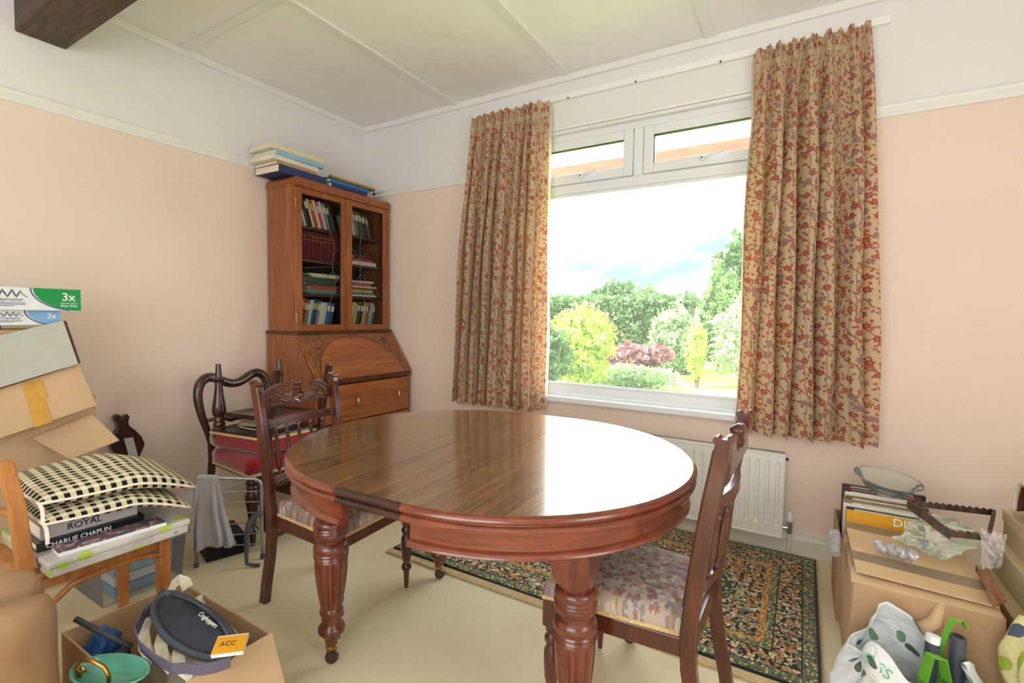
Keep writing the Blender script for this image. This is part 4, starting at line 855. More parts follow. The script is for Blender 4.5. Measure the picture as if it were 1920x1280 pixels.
for k, (c, z_, nm) in enumerate((((120, 160, 196), .01, 'blue'), ((210, 214, 216), .055, 'white'), ((150, 186, 206), .1, 'pale blue'), ((86, 104, 140), .145, 'navy'))):
    MB().bx(.51+.01*k, .77, -2.13, -1.92+.01*k, z_, z_+.04).build('folder', P(c, .5, 'folder_board'), label='%s folder inside the clear storage box' % nm, cat='folder', group='folders in the clear box', bevel=.003)
    if k in (1, 3): pass
bar = thing('barometer', 'dark wood barometer with thermometer leaning on the wall', 'barometer', tuple(hit(255, 960, 'x', .07)))
ol = [(215, 788), (213, 781), (219, 776), (226, 778), (229, 785), (233, 778), (240, 776), (244, 782), (241, 790), (243, 798), (254, 806), (266, 818), (272, 832), (267, 846), (262, 856), (265, 872), (273, 900), (282, 930), (276, 955), (262, 962), (248, 955), (240, 930), (238, 896), (232, 868), (222, 854), (212, 846), (208, 834), (213, 818), (222, 802), (220, 793)]
pw = [hit(u, v, 'x', .055) for u, v in ol]; n = len(pw)
MB().add([p for p in pw]+[p+Vector((-.03, 0, 0)) for p in pw], [tuple(range(n)), tuple(range(n, 2*n))[::-1]]+[(i, (i+1) % n, n+(i+1) % n, n+i) for i in range(n)]).build('case', M['mahogd'], bar, bevel=.004)
pq = [hit(u, v, 'x', .06) for u, v in ((232, 822), (249, 819), (268, 890), (252, 893))]
th_ = MB().slab(pq, .004).build('thermometer_plate', P((206, 212, 208), .4, 'silvered_plate'), bar)
mb = MB(); mb.tube([hit(240.5, 824, 'x', .062), hit(259, 888, 'x', .062)], .0016, 6); mb.build('glass_tube', M['chrome'], th_)
mb = MB()
for k in range(16):
    f = (k+1)/17
    for s in (.12, .68): a = pq[0].lerp(pq[3], f); b = pq[1].lerp(pq[2], f); mb.tube([a.lerp(b, s)+Vector((.0012, 0, 0)), a.lerp(b, s+.18)+Vector((.0012, 0, 0))], .0006, 4)
mb.build('scale_marks', M['black'], th_)
# navy cap behind the airer
MB().lathe([(.075, 0), (.078, .01), (.07, .04), (.05, .065), (.02, .078)], (.30, -1.83, 0.0), 20).build('navy_hat', P((34, 40, 62), .9, 'navy_felt'), smooth=True, label='navy felt hat on the floor by the wall', cat='hat') if 0 else None

# ---------------------------------------------------------------- cartons and cling film boxes
def carton(name, label, x0, x1, y0, y1, z0, z1, mat, flaps):
    c = thing(name, label, 'box', ((x0+x1)/2, (y0+y1)/2, z0))
    t_ = .005
    MB().bx(x0, x1, y0, y1, z0, z0+t_).bx(x0, x0+t_, y0, y1, z0+t_, z1).bx(x1-t_, x1, y0, y1, z0+t_, z1).bx(x0+t_, x1-t_, y0, y0+t_, z0+t_, z1).bx(x0+t_, x1-t_, y1-t_, y1, z0+t_, z1).build('carton_body', mat, c)
    for q, m_ in flaps: MB().slab(q, .005).build('flap', m_, c)
    return c
H = lambda u, v, x: hit(u, v, 'x', x)
c1 = carton('cardboard_carton', 'brown cardboard carton with a pale flap hanging open behind the pine chair', .07, .44, -2.80, -2.02, 0, .56, M['cardb'], [([H(60, 822, .452), H(171, 776, .452), H(224, 826, .60), H(132, 862, .60)], M['cardb'])])
c2 = carton('cardboard_carton', 'tan carton with a strip of brown parcel tape in the carton stack', .06, .43, -2.82, -2.06, .565, .86, M['cardb'], [([H(-70, 752, .44), H(147, 683, .44), H(181, 760, .52), H(-60, 842, .52)], M['cardb'])])
tp = [H(40, 722, .444), H(74, 711, .444), H(97, 791, .525), H(64, 802, .525)]; MB().slab([p_+Vector((.004, 0, .002)) for p_ in tp], .0015).build('parcel_tape', M['tape'], c2)
tp = [H(62, 716, .447), H(78, 711, .447), H(88, 745, .484), H(76, 750, .484)]; MB().slab([p_+Vector((.004, 0, .002)) for p_ in tp], .0015).build('parcel_tape', M['tape'], c2)
c3 = carton('cardboard_carton', 'carton with a grey flap at the top of the carton stack', .05, .40, -2.84, -2.16, .865, 1.175, M['cardd'], [([H(-70, 646, .405), H(118, 601, .405), H(146, 682, .47), H(-70, 748, .47)], M['cardg'])])
MB().slab([H(118, 601, .40), H(123, 603, .36), H(149, 680, .42), H(146, 682, .465)], .004).build('edge_strip', P((90, 40, 32), .6, 'red_brown_card'), c3)
M['white_c'] = P((232, 236, 240), .4, 'white_gloss_card', var=.02); M['greenp'] = P((0, 150, 74), .4, 'green_print', var=.02); M['bluep'] = P((132, 182, 232), .4, 'light_blue_print', var=.02); M['ink'] = P((40, 34, 70), .5, 'dark_ink'); M['purp'] = P((92, 84, 150), .5, 'purple_ink')
def cling(name, label, M0, L, hh, dd, pm, big):
    o = thing(name, label, 'box', group='cling film boxes'); o.matrix_basis = M0
    A = lambda x, z, e=.0006: M0 @ Vector((x, -e, z))
    MB().bx(-L, 0, 0, dd, 0, hh, M=M0).build('carton', M['white_c'], o, bevel=.0015)
    arc = [(-.185*hh/.1+.14*(hh/.1)*(k/10)**.8, hh-hh*(k/10)**1.5) for k in range(11)]
    poly = [(0, .0), (0, hh)]+[(max(-L, x), z) for x, z in [( -.175*hh/.1+.165*(hh/.1)*(1-cos(k/10*pi/2)), hh*(1-sin(k/10*pi/2))) for k in range(11)]]
    n = len(poly); MB().add([A(x, z) for x, z in poly], [tuple(range(n))]).build('colour_panel', pm, o, fixn=False)
    mb = MB(); mb.ribbon([A(x-.008, z, .0008) for x, z in poly[2:-1]], .0006, .005, up=M0.to_3x3() @ Vector((0, 1, 0))); mb.build('swoosh', M['purp'], o)
    TM_ = lambda x, z: M0 @ T(x, -.0008, z) @ RX(pi/2)
    k = hh/.1
    text('print_3x', '3x', .052*k, TM_(-.047*k, .062*k), M['upvc'], o, True)
    if big: text('print_width', 'Cling Film (PVC)', .0095*k, TM_(-.047*k, .034*k), M['upvc'], o); text('print_width', '45cm Wide', .0135*k, TM_(-.047*k, .022*k), M['upvc'], o, True)
    zig = [(-.325, .07), (-.318, .055), (-.31, .045), (-.302, .06), (-.295, .075), (-.288, .06), (-.28, .045), (-.272, .06), (-.265, .076), (-.258, .06), (-.25, .045), (-.243, .06), (-.237, .074), (-.23, .058), (-.222, .05), (-.212, .047)]
    mb = MB(); mb.tube([A(x*k+.02*k, z*k+.012*k, .0012) for x, z in zig], [.0024*k]*12+[.0012*k]*4, 6); mb.build('zigzag_mark', M['ink'], o)
    text('brand_lettering', 'Wrapmaster', .0215*k, TM_(-.262*k, .046*k), P((110, 110, 124), .5, 'grey_ink'), o)
    mb = MB()
    for i, (ln, zz_) in enumerate(((.16, .03), (.16, .0235), (.12, .017))): mb.add([A(-.36*k, zz_*k), A((-.36+ln)*k, zz_*k), A((-.36+ln)*k, (zz_+.003)*k), A(-.36*k, (zz_+.003)*k)], [(0, 1, 2, 3)])
    mb.build('small_print', M['purp'], o, fixn=False)
# the boxes point along the wall, right ends towards the window corner; local X runs along the box, local -Y is the printed side
e1 = hit(152, 583, 'x', .42); d1 = Vector((-.10, 1, .0))
cling('cling_film_box', 'white and green cling film box on top of the carton stack', frame_of((e1.x, e1.y, 1.2612), d1, (0, 0, 1)), .48, .097, .1, M['greenp'], True)
e2 = hit(112, 585, 'x', .385)
cling('cling_film_box', 'white and light blue cling film box under the green one', frame_of((e2.x, e2.y, 1.196), Vector((-.08, 1, 0)), (0, 0, 1)), .46, .0645, .1, M['bluep'], False)
MB().bx(.1, .38, -2.75, -2.36, 1.1758, 1.1955).build('navy_box', P((30, 30, 84), .4, 'navy_card'), label='flat navy box under the cling film boxes', cat='box')

# ---------------------------------------------------------------- pine chair with tray, books, cushions
pc = thing('pine_chair', 'honey coloured bentwood pine chair carrying books and gingham cushions', 'chair', (1.05, -2.33, 0))
Pn = M['pine']
for x, y in ((1.228, -2.135), (.875, -2.135)): MB().loft([[Vector((x+a*.018*k, y+b*.02*k, z_)) for a, b in ((-1, -1), (1, -1), (1, 1), (-1, 1))] for k, z_ in ((.8, 0), (1, .2), (1.1, .40))]).build('front_leg', Pn, pc, bevel=.004)
for x in (1.232, .86):
    MB().loft([[Vector((x+a*.017, y+b*.02, z_)) for a, b in ((-1, -1), (1, -1), (1, 1), (-1, 1))] for y, z_ in ((-2.56, 0), (-2.53, .25), (-2.52, .45), (-2.535, .65), (-2.56, .80))]).build('rear_post', Pn, pc, bevel=.005)
MB().bx(.85, 1.255, -2.53, -2.115, .400, .419).build('seat', Pn, pc, bevel=.008)
MB().bx(.86, 1.245, -2.155, -2.135, .36, .40).bx(1.222, 1.24, -2.5, -2.15, .36, .40).bx(.866, .884, -2.5, -2.15, .36, .40).build('seat_rail', Pn, pc, bevel=.003)
for x in (1.238, .868): MB().tube([(x, -2.515, .22), (x, -2.48, .29), (x, -2.41, .345), (x, -2.32, .355), (x, -2.23, .355), (x, -2.16, .34), (x, -2.14, .33)], .0105, 10).build('bentwood_brace', Pn, pc, smooth=True)
for z_ in (.62, .73): MB().tube([(.875, -2.53-.03*(z_-.5), z_), (1.05, -2.57, z_), (1.23, -2.53-.03*(z_-.5), z_)], .012, 8).build('back_slat', Pn, pc, smooth=True)
tr = thing('flat_gift_box', 'flat grey box with green and brown leaf spots on the pine chair', 'box', (1.1, -2.31, .42), .0)
MB().bx(.86, 1.318, -2.487, -2.085, .4205, .468).build('box_base', M['giftwrap'], tr, bevel=.004)
MB().bx(.855, 1.323, -2.492, -2.08, .452, .4715).build('lid', M['giftwrap'], tr, bevel=.004)
BK = [('film_book', 'glossy black film book with white title on the leaf spotted box', .028, (30, 30, 34), 'CHARLIE CHAPLIN', .021), ('thick_book', 'thick pale book with ROYAL on its spine under the gingham cushions', .046, (196, 190, 190), 'ROYAL', .03)]
z_ = .472; R_b = frame_of((1.205, -2.335, 0), (.03, 1, 0), (0, 0, 1))     # local x along spine, local -y outward to the room
bkm = {}
for nm, lb, th, c, tx, ts in BK:
    o = thing(nm, lb, 'book'); o.matrix_basis = R_b @ T(0, .02 if th > .04 else 0, z_); B = o.matrix_basis.copy()
    cm_ = P(c, .25, 'book_jacket_%d' % c[0]); L_ = .15 if nm == 'film_book' else .135; D_ = .24
    MB().bx(-L_, L_, 0, D_, 0, .003, M=B).bx(-L_, L_, 0, D_, th-.003, th, M=B).bx(-L_, L_, -.001, .003, .003, th-.003, M=B).build('cover', cm_, o, bevel=.0008)
    MB().bx(-L_+.004, L_-.004, .003, D_-.004, .003, th-.003, M=B).build('page_block', M['paper'], o)
    text('title', tx, ts, B @ T(-.04 if th < .04 else -.02, -.0016, th*.5) @ RX(pi/2), M['upvc'] if th < .04 else M['ink'], o, True)
    z_ += th+.0008
mg = thing('photo_magazine', 'thin photo magazine with a white spine in front of the stacked books', 'magazine'); mg.matrix_basis = R_b @ T(.03, -.098, .472) @ RZ(-.04); B = mg.matrix_basis.copy()
MB().bx(-.15, .15, 0, .08, 0, .012, M=B).build('pages', M['upvc'], mg)
t = NT('photo_cover_print'); t.base(t.ramp(t.noise(t.co('Object', (14, 14, 14)), 2, 4, .6, 1), [(.3, lin((40, 44, 56))), (.45, lin((90, 100, 116))), (.55, lin((150, 60, 50))), (.62, lin((190, 200, 210))), (.75, lin((60, 56, 52)))])); t.set(rough=.25)
MB().bx(-.15, .15, 0, .08, .012, .0135, M=B).build('cover', t.m, mg)
def cushion(label, C, rz, tilt, tilty, L, W, Hh, seed, droop):
    M0 = Matrix.Translation(C) @ RZ(rz) @ RX(tilt) @ RY(tilty)
    r = thing('gingham_cushion', label, 'cushion', tuple(C), group='gingham seat cushions')
    def half(s):
        def f(u, v):
            a, b = 2*u-1, 2*v-1; e = max(0, 1-abs(a)**3.2)*max(0, 1-abs(b)**3.2)
            x, y = L/2*a*(1-.05*b*b), W/2*b*(1-.05*a*a)
            z = s*Hh/2*(e**.45)*(1+.22*N3(x*7+seed, y*7, seed))+.008*N3(x*3+1, y*3, 2)-droop*1.6*max(0, a-.1)**1.4
            return M0 @ Vector((x, y, z))
        return f
    mb = MB()
    mb.grid(half(1), 36, 36, uvf=lambda u, v: (u*L, v*W)); mb.grid(half(-1), 36, 36, uvf=lambda u, v: (u*L, v*W)); mb.build('cover', M['gingham'], r, smooth=True)
    f = half(0); ed = [(i/24, 0) for i in range(24)]+[(1, i/24) for i in range(24)]+[(1-i/24, 1) for i in range(24)]+[(0, 1-i/24) for i in range(24)]
    MB().tube([f(u, v) for u, v in ed], .0045, 8, closed=True).build('piping', M['lining'], r, smooth=True)
    for (u, v) in ((0, 0), (0, 1)):
        p = f(u, v); sg = 1 if p.x > 1.05 else -1; MB().ribbon([p, p+Vector((.02*sg, .0, -.012)), p+Vector((.04*sg, -.004, -.035)), p+Vector((.045*sg, -.006, -.05))], .01, .0012, up=(0, 1, 0)).build('tie', M['lining'], r)
cushion('black and cream gingham cushion lying on the thick pale book', Vector((1.10, -2.262, .5865)), 1.47, .0, .0, .43, .42, .056, 1, .05)
cushion('black and cream gingham cushion on top of another gingham cushion', Vector((1.06, -2.250, .652)), 1.50, .02, .0, .47, .44, .072, 6, .05)
# ---------------------------------------------------------------- coat over a stool, bottom left
M['coat'] = P((172, 136, 100), .95, 'brown_cotton_coat', var=.12, vscale=5, bumps=(90, .15))
def coat(u, v):
    a = 2*pi*u; k = v                                    # v: 0 top centre -> 1 hem
    r = min(1, k*1.9); rad = r*(1+.07*sin(a*3+1)+.04*sin(a*7))
    drop = max(0, k-.5)*2
    sq = (abs(cos(a))**4+abs(sin(a))**4)**-.25
    x = 1.575+.2*cos(a)*sq*rad*(1+.06*drop+.075*drop*sin(a*9+k*3)+.03*sin(a*17)*drop); y = -2.80+.235*sin(a)*sq*rad*(1+.02*drop+.05*drop*sin(a*9+k*3))
    z = .535-.03*r*r+.03*N3(x*5, y*5, 1)+.02*N3(x*13+y*4, y*9, 6)-(.50*drop)
    return Vector((x, y, max(z, .004)))
MB().grid(coat, 90, 44).build('brown_coat', M['coat'], smooth=True, solid=.006, label='crumpled brown coat thrown over a stool beside the open carton', cat='coat')
st = thing('low_stool', 'low dark stool hidden under the brown coat', 'stool', (1.575, -2.80, 0))
MB().bx(1.43, 1.72, -2.96, -2.64, .42, .478).build('seat', M['mahogd'], st, bevel=.01)
for x in (1.47, 1.68):
    for y in (-2.92, -2.68): MB().lathe([(.014, 0), (.02, .2), (.022, .42)], (x, y, 0), 10).build('leg', M['mahogd'], st, smooth=True)

# ---------------------------------------------------------------- open carton with bag, belt, bowl
x0, x1, y0, y1, zt = 1.445, 1.975, -2.50, -2.170, .30
oc = thing('open_carton', 'open brown cardboard carton full of bags on the carpet', 'box', ((x0+x1)/2, (y0+y1)/2, 0))
t_ = .006
MB().bx(x0, x1, y0, y1, 0, t_).build('base', M['cardb'], oc)
for q in ((x0, x0+t_, y0, y1), (x1-t_, x1, y0, y1), (x0+t_, x1-t_, y0, y0+t_), (x0+t_, x1-t_, y1-t_, y1)): MB().bx(*q, t_, zt).build('side', M['cardb'], oc)
MB().slab([(x1-.006, y0, zt), (x1-.006, y1, zt), (x1+.07, y1-.01, zt-.12), (x1+.07, y0, zt-.12)], .005).build('flap', M['cardb'], oc)
M['canvas'] = P((222, 212, 190), .9, 'cream_canvas', var=.05, bumps=(120, .25))
Z = lambda u, v, z: hit(u, v, 'z', z)
bag = thing('canvas_bag', 'cream canvas bag with straps stuffed in the open carton', 'bag', (1.72, -2.36, .0))
def lump(C, R, s, amp=.25, fr=6):
    def f(u, v):
        a = 2*pi*u; b = pi*v-pi/2; d = Vector((cos(b)*cos(a), cos(b)*sin(a), sin(b)))
        k = 1+amp*N3(d.x*fr/3+s, d.y*fr/3, d.z*fr/3)+amp*.4*N3(d.x*fr+s, d.y*fr, d.z*fr)
        return Vector((C[0]+R[0]*d.x*k, C[1]+R[1]*d.y*k, C[2]+R[2]*d.z*k))
    return f
bcn = Z(312, 1220, .26)
lb0 = lump((bcn.x+.05, bcn.y+.05, .135), (.155, .11, .165), 3, .22, 8)
MB().grid(lambda u, v: Vector((min(1.962, max(1.46, lb0(u, v).x)), min(-2.183, max(-2.487, lb0(u, v).y)), max(.008, lb0(u, v).z))), 60, 40).build('bag_body', M['canvas'], bag, smooth=True)
for k in range(3): MB().ribbon([Z(276+k*32, 1160+k*22, .315), Z(268+k*33, 1185+k*22, .322), Z(272+k*34, 1212+k*20, .315), Z(287+k*36, 1240+k*16, .29)], .03, .006, up=(1, .3, 0)).build('webbing', M['lining'], bag)
MB().ribbon([Z(314, 1135, .27), Z(319, 1112, .30), Z(327, 1094, .33), Z(337, 1086, .345), Z(348, 1091, .345), Z(352, 1102, .34)], .034, .003, up=(1, .2, .1)).build('strap', M['canvas'], bag)
MB().ribbon([Z(384, 1118, .34), Z(376, 1116, .35), Z(370, 1122, .35), Z(380, 1145, .335), Z(394, 1165, .285), Z(408, 1182, .275), Z(424, 1180, .285), Z(436, 1190, .28), Z(440, 1203, .26)], .028, .003, up=(.8, .5, .3)).build('strap', M['canvas'], bag)
M['char'] = P((72, 78, 88), .8, 'charcoal_nylon', var=.08, bumps=(200, .2)); M['chard'] = P((46, 50, 60), .85, 'dark_nylon', var=.15, vscale=12, bumps=(40, .3)); M['belt'] = P((98, 92, 114), .8, 'mauve_grey_webbing', var=.05)
pa_, pb_ = Z(306, 1118, .358), Z(440, 1226, .343); pm_ = (pa_+pb_)/2; HL = (pb_-pa_).length/2
bb = thing('bum_bag', 'charcoal nylon waist bag with white lettering on the canvas bag', 'bag', tuple(pm_))
Bm = frame_of(pm_, pb_-pa_, (CAM-pm_).normalized()*.55+Vector((0, 0, .55)))
hw_ = lambda a: HL*(.32 if sin(a) < 0 else .17)
def dome(u, v):
    a = 2*pi*u; x = HL*.97*v*cos(a); y = hw_(a)*v*sin(a)
    return Bm @ Vector((x, y, .028*(1-v*v)+.005*N3(x*40, y*40, 2)))
MB().grid(dome, 48, 14).build('pouch', M['chard'], bb, smooth=True, solid=.004)
MB().tube([Bm @ Vector((HL*cos(a), hw_(a)*sin(a), .004)) for a in [2*pi*i/48 for i in range(48)]], [(.013, .010)]*48, 8, closed=True).build('edge_binding', M['char'], bb, smooth=True)
MB().tube([Bm @ Vector((HL*x, HL*(.17-.15*x*x), .014)) for x in (-.85, -.4, 0, .4, .85)], .005, 6).build('zip', M['char'], bb, smooth=True)
text('lettering', 'Craghoppers', .019, Bm @ T(HL*.30, HL*.05, .0325), M['upvc'], bb)
MB().ribbon([Z(296, 1128, .356), Z(270, 1150, .345), Z(254, 1185, .345), Z(262, 1210, .345), Z(290, 1235, .345), Z(325, 1254, .345), Z(345, 1252, .345), Z(375, 1256, .343), Z(405, 1250, .342), Z(432, 1240, .342)], .034, .004, up=(.1, -.2, 1)).build('waist_belt', M['belt'], bb)
MB().bx(-.02, .02, -.012, .012, -.008, .008, M=Bm @ T(-HL*1.03, .005, .0)).build('buckle', M['black'], bb, bevel=.004)
yc = Z(432, 1209, .383)
yp = thing('yellow_packet', 'yellow and white folded leaflet beside the waist bag', 'leaflet', tuple(yc))
Ym = frame_of(yc, Z(450, 1206, .425)-Z(400, 1212, .425), (CAM-yc).normalized()*.3+Vector((0, 0, .7)))
MB().bx(-.038, .038, -.026, .026, .004, .0055, M=Ym).build('cover', P((226, 162, 30), .4, 'amber_print'), yp); MB().bx(-.038, .038, -.027, .027, -.006, .004, M=Ym @ RX(.06)).build('pages', M['upvc'], yp)
text('lettering', 'ACC', .019, Ym @ T(-.005, .0, .006), M['chard'], yp)
M['blueb'] = plastic('blue_polythene', (70, 130, 210), .35, .2)
bp = Z(166, 1208, .25)
MB().grid(lump((bp.x+.04, bp.y+.02, .235), (.042, .04, .055), 9, .5, 8), 30, 20).build('blue_plastic_bag', M['blueb'], smooth=True, label='crumpled blue plastic bag in the corner of the open carton', cat='bag')
um = thing('black_umbrella', 'folded black umbrella poking out of the open carton', 'umbrella', tuple(Z(200, 1190, .3)))
MB().tube([Z(142, 1160, .36), Z(190, 1185, .33), Z(246, 1212, .29)], .008, 8).build('shaft', M['slate'], um, smooth=True)
MB().tube([Z(210, 1236, .27), Z(222, 1230, .272), Z(240, 1226, .276)], [.012, .02, .014], 12).build('folded_canopy', M['chard'], um, smooth=True)
gc = Z(208, 1264, .322)
gb = thing('green_glass_bowl', 'sea green glass dish with a gold scroll handle in the open carton', 'dish', tuple(gc))
M['seag'] = P((84, 150, 128), .12, 'sea_green_glass', var=.12, vscale=9, coat=.5)
Gm = frame_of(gc, Z(300, 1275, .332)-Z(150, 1255, .332), (CAM-gc).normalized()*.25+Vector((0, 0, .75)))
MB().grid(lambda u, v: Gm @ Vector((.108*v*cos(2*pi*u), .05*v*sin(2*pi*u), .035*v**2.2-.02)), 48, 14).build('bowl', M['seag'], gb, smooth=True, solid=.005)
MB().tube([Gm @ Vector(p) for p in ((-.07, -.02, .0), (-.075, -.02, .03), (-.055, -.02, .055), (-.02, -.02, .06), (.01, -.02, .045), (.02, -.02, .02), (.015, -.02, .0))], .005, 8).tube([Gm @ Vector(p) for p in ((-.075, -.02, .03), (-.062, -.02, .018), (-.048, -.02, .024), (-.052, -.02, .036), (-.06, -.02, .032))], .0035, 6).build('scroll_handle', M['brass'], gb, smooth=True)

# ---------------------------------------------------------------- right clutter
rc = thing('taped_carton', 'battered brown carton with taped flaps on the carpet by the radiator', 'box', (3.67, -.83, 0))
x0, x1, y0, y1, zt = 3.488, 3.865, -1.065, -.62, .40
t_ = .006
rgc = lambda k, z_: [Vector((x, y, z_)) for x, y in ((x0-k, y0-k), (x1+k, y0-k), (x1+k, y1+k), (x0-k, y1+k))]
MB().loft([rgc(0, 0), rgc(.006, .18), rgc(0, zt-.012)]).build('carton_body', M['cardd'], rc, bevel=.006)
fa = [Vector((x0+.006, y1+.03, zt+.03)), Vector((x0+.012, y0+.045, zt+.012)), Vector((x1-.01, y0+.03, zt+.006)), Vector((x1-.02, y1, zt+.03))]
MB().slab(fa, .006).build('flap', M['cardb'], rc)
MB().slab([Vector((x0+.0, y0+.10, zt)), Vector((x0-.004, y0, zt-.006)), Vector((x1-.01, y0-.002, zt-.008)), Vector((x1, y0+.10, zt))], .006).build('flap', M['cardb'], rc)
fp_ = lambda u, v, e=.0012: fa[0].lerp(fa[3], u).lerp(fa[1].lerp(fa[2], u), v)+Vector((0, 0, e))
M['tapeg'] = P((140, 122, 100), .35, 'grey_brown_tape', var=.08)
for va, vb in ((.64, .8), (.02, .16)): MB().slab([fp_(.0, va), fp_(.0, vb), fp_(1, vb), fp_(1, va)], .0012).build('parcel_tape', M['tapeg'], rc)
mb = MB(); mb.tube([(3.50, -1.075, .10), (3.56, -1.08, .20), (3.64, -1.082, .27), (3.70, -1.078, .33), (3.72, -1.05, .39)], [.012, .022, .026, .02, .014], 7); mb.build('torn_paper_strip', M['cardb'], rc, smooth=True)
M['bubble'] = clear('bubble_wrap_film', (.93, .93, .95), gloss=.45, rough=.12, haze=.3, hazecol=(230, 230, 236))
def roll(name, label, pts, r):
    mb = MB(); P_ = [Vector(p) for p in pts]; mb.tube([P_[0].lerp(P_[1], i/14)+Vector((0, 0, .006*sin(i*1.7))) for i in range(15)], [r*(.75+.3*abs(sin(i*2.3))) for i in range(15)], 12); mb.build(name, M['bubble'], smooth=False, label=label, cat='wrapping')
roll('bubble_wrap_roll', 'scrap of silvery bubble wrap on top of the taped carton', [hit(1642, 1022, 'z', .449), hit(1718, 1044, 'z', .449)], .021)
roll('bubble_wrap_roll', 'scrap of bubble wrap stuck on the side edge of the taped carton', [(3.455, -.70, .41), (3.450, -.84, .385)], .018)
# box of records behind
rb = thing('record_box', 'low cardboard box holding records and frames behind the taped carton', 'box', (3.62, -.42, 0))
x0, x1, y0, y1 = 3.475, 3.83, -.605, -.24
MB().bx(x0, x1, y0, y1, 0, .005).build('base', M['cardd'], rb)
for q in ((x0, x0+.005, y0, y1), (x1-.005, x1, y0, y1), (x0+.005, x1-.005, y0, y0+.005), (x0+.005, x1-.005, y1-.005, y1)): MB().bx(*q, .005, .36).build('side', M['cardd'], rb)
yy = -.585
for c, nm, h, th in (((226, 164, 36), 'yellow covered', .478, .006), ((40, 52, 66), 'dark blue', .482, .008), ((232, 226, 206), 'cream', .488, .012), ((150, 130, 108), 'brown', .492, .03), ((120, 84, 56), 'tan', .498, .016), ((236, 232, 220), 'white mounted', .508, .01), ((30, 44, 46), 'dark green', .510, .012), ((140, 30, 40), 'red', .512, .014), ((52, 60, 62), 'slate', .516, .02)):
    o = MB().bx(x0+.012+.02*random.random(), x1-.03-.03*random.random(), yy, yy+th, .0055, h).build('album', P(c, .4, 'sleeve_card'), bevel=.001)
    tag(o, '%s album standing upright in the record box' % nm, 'album', 'albums in the record box')
    if nm == 'yellow covered': text('lettering', 'DISC', .045, T(3.70, yy-.0012, h-.022) @ RX(pi/2), M['upvc'], o, True)
    else: MB().bx(x0+.05, x1-.08, yy-.0006, yy, h-.012, h-.004).build('printed_band', M['paper'], o)
    yy += th+.016
bw = thing('glass_bowl', 'clear glass bowl tilted on top of the upright albums', 'bowl', (3.67, -.42, .52))
Gm2 = T(3.645, -.40, .5195) @ RX(.10) @ RY(.10)
M['bowlg'] = clear('bowl_glass', (.97, .99, .98), gloss=.12, rough=.03, haze=.10)
prof = [(.001, .0), (.045, .0), (.066, .012), (.088, .035), (.104, .062), (.116, .066), (.12, .068)]
MB().grid(lambda u, v: Gm2 @ Vector((*(lambda r: (r*cos(2*pi*u), r*sin(2*pi*u)))(prof[int(v*6)][0]), prof[int(v*6)][1])), 40, 6).build('bowl', M['bowlg'], bw, smooth=True, solid=.004)
MB().tube([Gm2 @ Vector((.12*cos(a), .12*sin(a), .069)) for a in [2*pi*i/40 for i in range(40)]], .003, 6, closed=True).build('rim', M['bowlg'], bw, smooth=True)
M['greenbag'] = clear('pale_green_polythene', (.86, .96, .9), gloss=.2, rough=.2, haze=.34, hazecol=(196, 226, 206))
def gbag(u, v):
    p0 = hit(1672, 972, 'z', .53).lerp(hit(1752, 945, 'z', .53), v); p1 = hit(1768, 1050, 'z', .46).lerp(hit(1850, 1000, 'z', .50), v)
    p = p0.lerp(p1, u); p.z = (.4965 if p.y > -.63 else .4965-.036*min(1, (-.63-p.y)/.08))+.006*N3(u*4, v*4, 1)+.004*N3(u*11, v*11, 7)
    return p+Vector((.02*N3(u*4, v*3, 3), .012*N3(u*3, v*4, 9), 0))
MB().grid(gbag, 46, 34).build('green_plastic_bag', M['greenbag'], smooth=True, label='pale green plastic bag spread over the glass bowl and albums', cat='bag')
M['gallery'] = wood('carved_walnut', (66, 48, 40), (104, 80, 66), .5, (14, 14, 2), dark=(40, 28, 24))
gt = thing('scalloped_tray', 'dark wooden tray with scalloped gallery edge on the green plastic', 'tray', (3.87, -.58, .56))
G = [hit(1703, 947, 'z', .515), hit(1864, 966, 'z', .515), hit(1852, 1013, 'z', .515), hit(1780, 1005, 'z', .515)]
def scal(a, b):
    L_ = (b-a).length; n = max(4, int(L_/.02)); fr_ = frame_of(a, b-a, (0, 0, 1)); poly = [(0, 0), (L_, 0)]
    for i in range(n-1, -1, -1):
        for k in range(5, -1, -1): poly.append((L_*(i+k/5)/n, .016+.009*sin(pi*k/5)))
    PM_ = fr_ @ Matrix(((1, 0, 0, 0), (0, 0, 1, -.005), (0, 1, 0, 0), (0, 0, 0, 1)))
    MB().prism(poly, 0, .010, M=PM_).build('gallery_rail', M['gallery'], gt)
for i in range(4): scal(G[i], G[(i+1) % 4])
MB().tube([G[0]+Vector((.0, -.01, -.005)), G[3]+Vector((.0, 0, -.005))], .006, 6).build('base_rail', M['gallery'], gt)
# beige file boxes along the right edge
M['beige'] = P((206, 186, 146), .75, 'beige_card', var=.04)
for k, (x, y0, y1, z0, lb) in enumerate(((3.915, -1.02, -.56, .232, 'lowest'), (3.955, -1.01, -.55, .344, 'middle'), (3.985, -1.0, -.54, .456, 'topmost'))):
    o = thing('file_box', 'beige card file box, %s of its stack beside the taped carton' % lb, 'box', (x+.2, (y0+y1)/2, z0), group='beige file boxes')
    MB().bx(x, x+.36, y0, y1, z0, z0+.1).build('box_base', M['beige'], o, bevel=.003); MB().bx(x-.004, x+.364, y0-.004, y1+.004, z0+.07, z0+.111).build('lid', M['beige'], o, bevel=.003)
o = thing('support_crate', 'plain brown crate standing under the beige file boxes', 'box', (4.1, -.98, 0))
MB().bx(3.93, 4.27, -1.0, -.60, 0, .2305).build('body', M['cardd'], o, bevel=.005)
lb_ = thing('leather_bag', 'brown leather bag with white lining on the beige file boxes', 'bag', (4.12, -.72, .6))
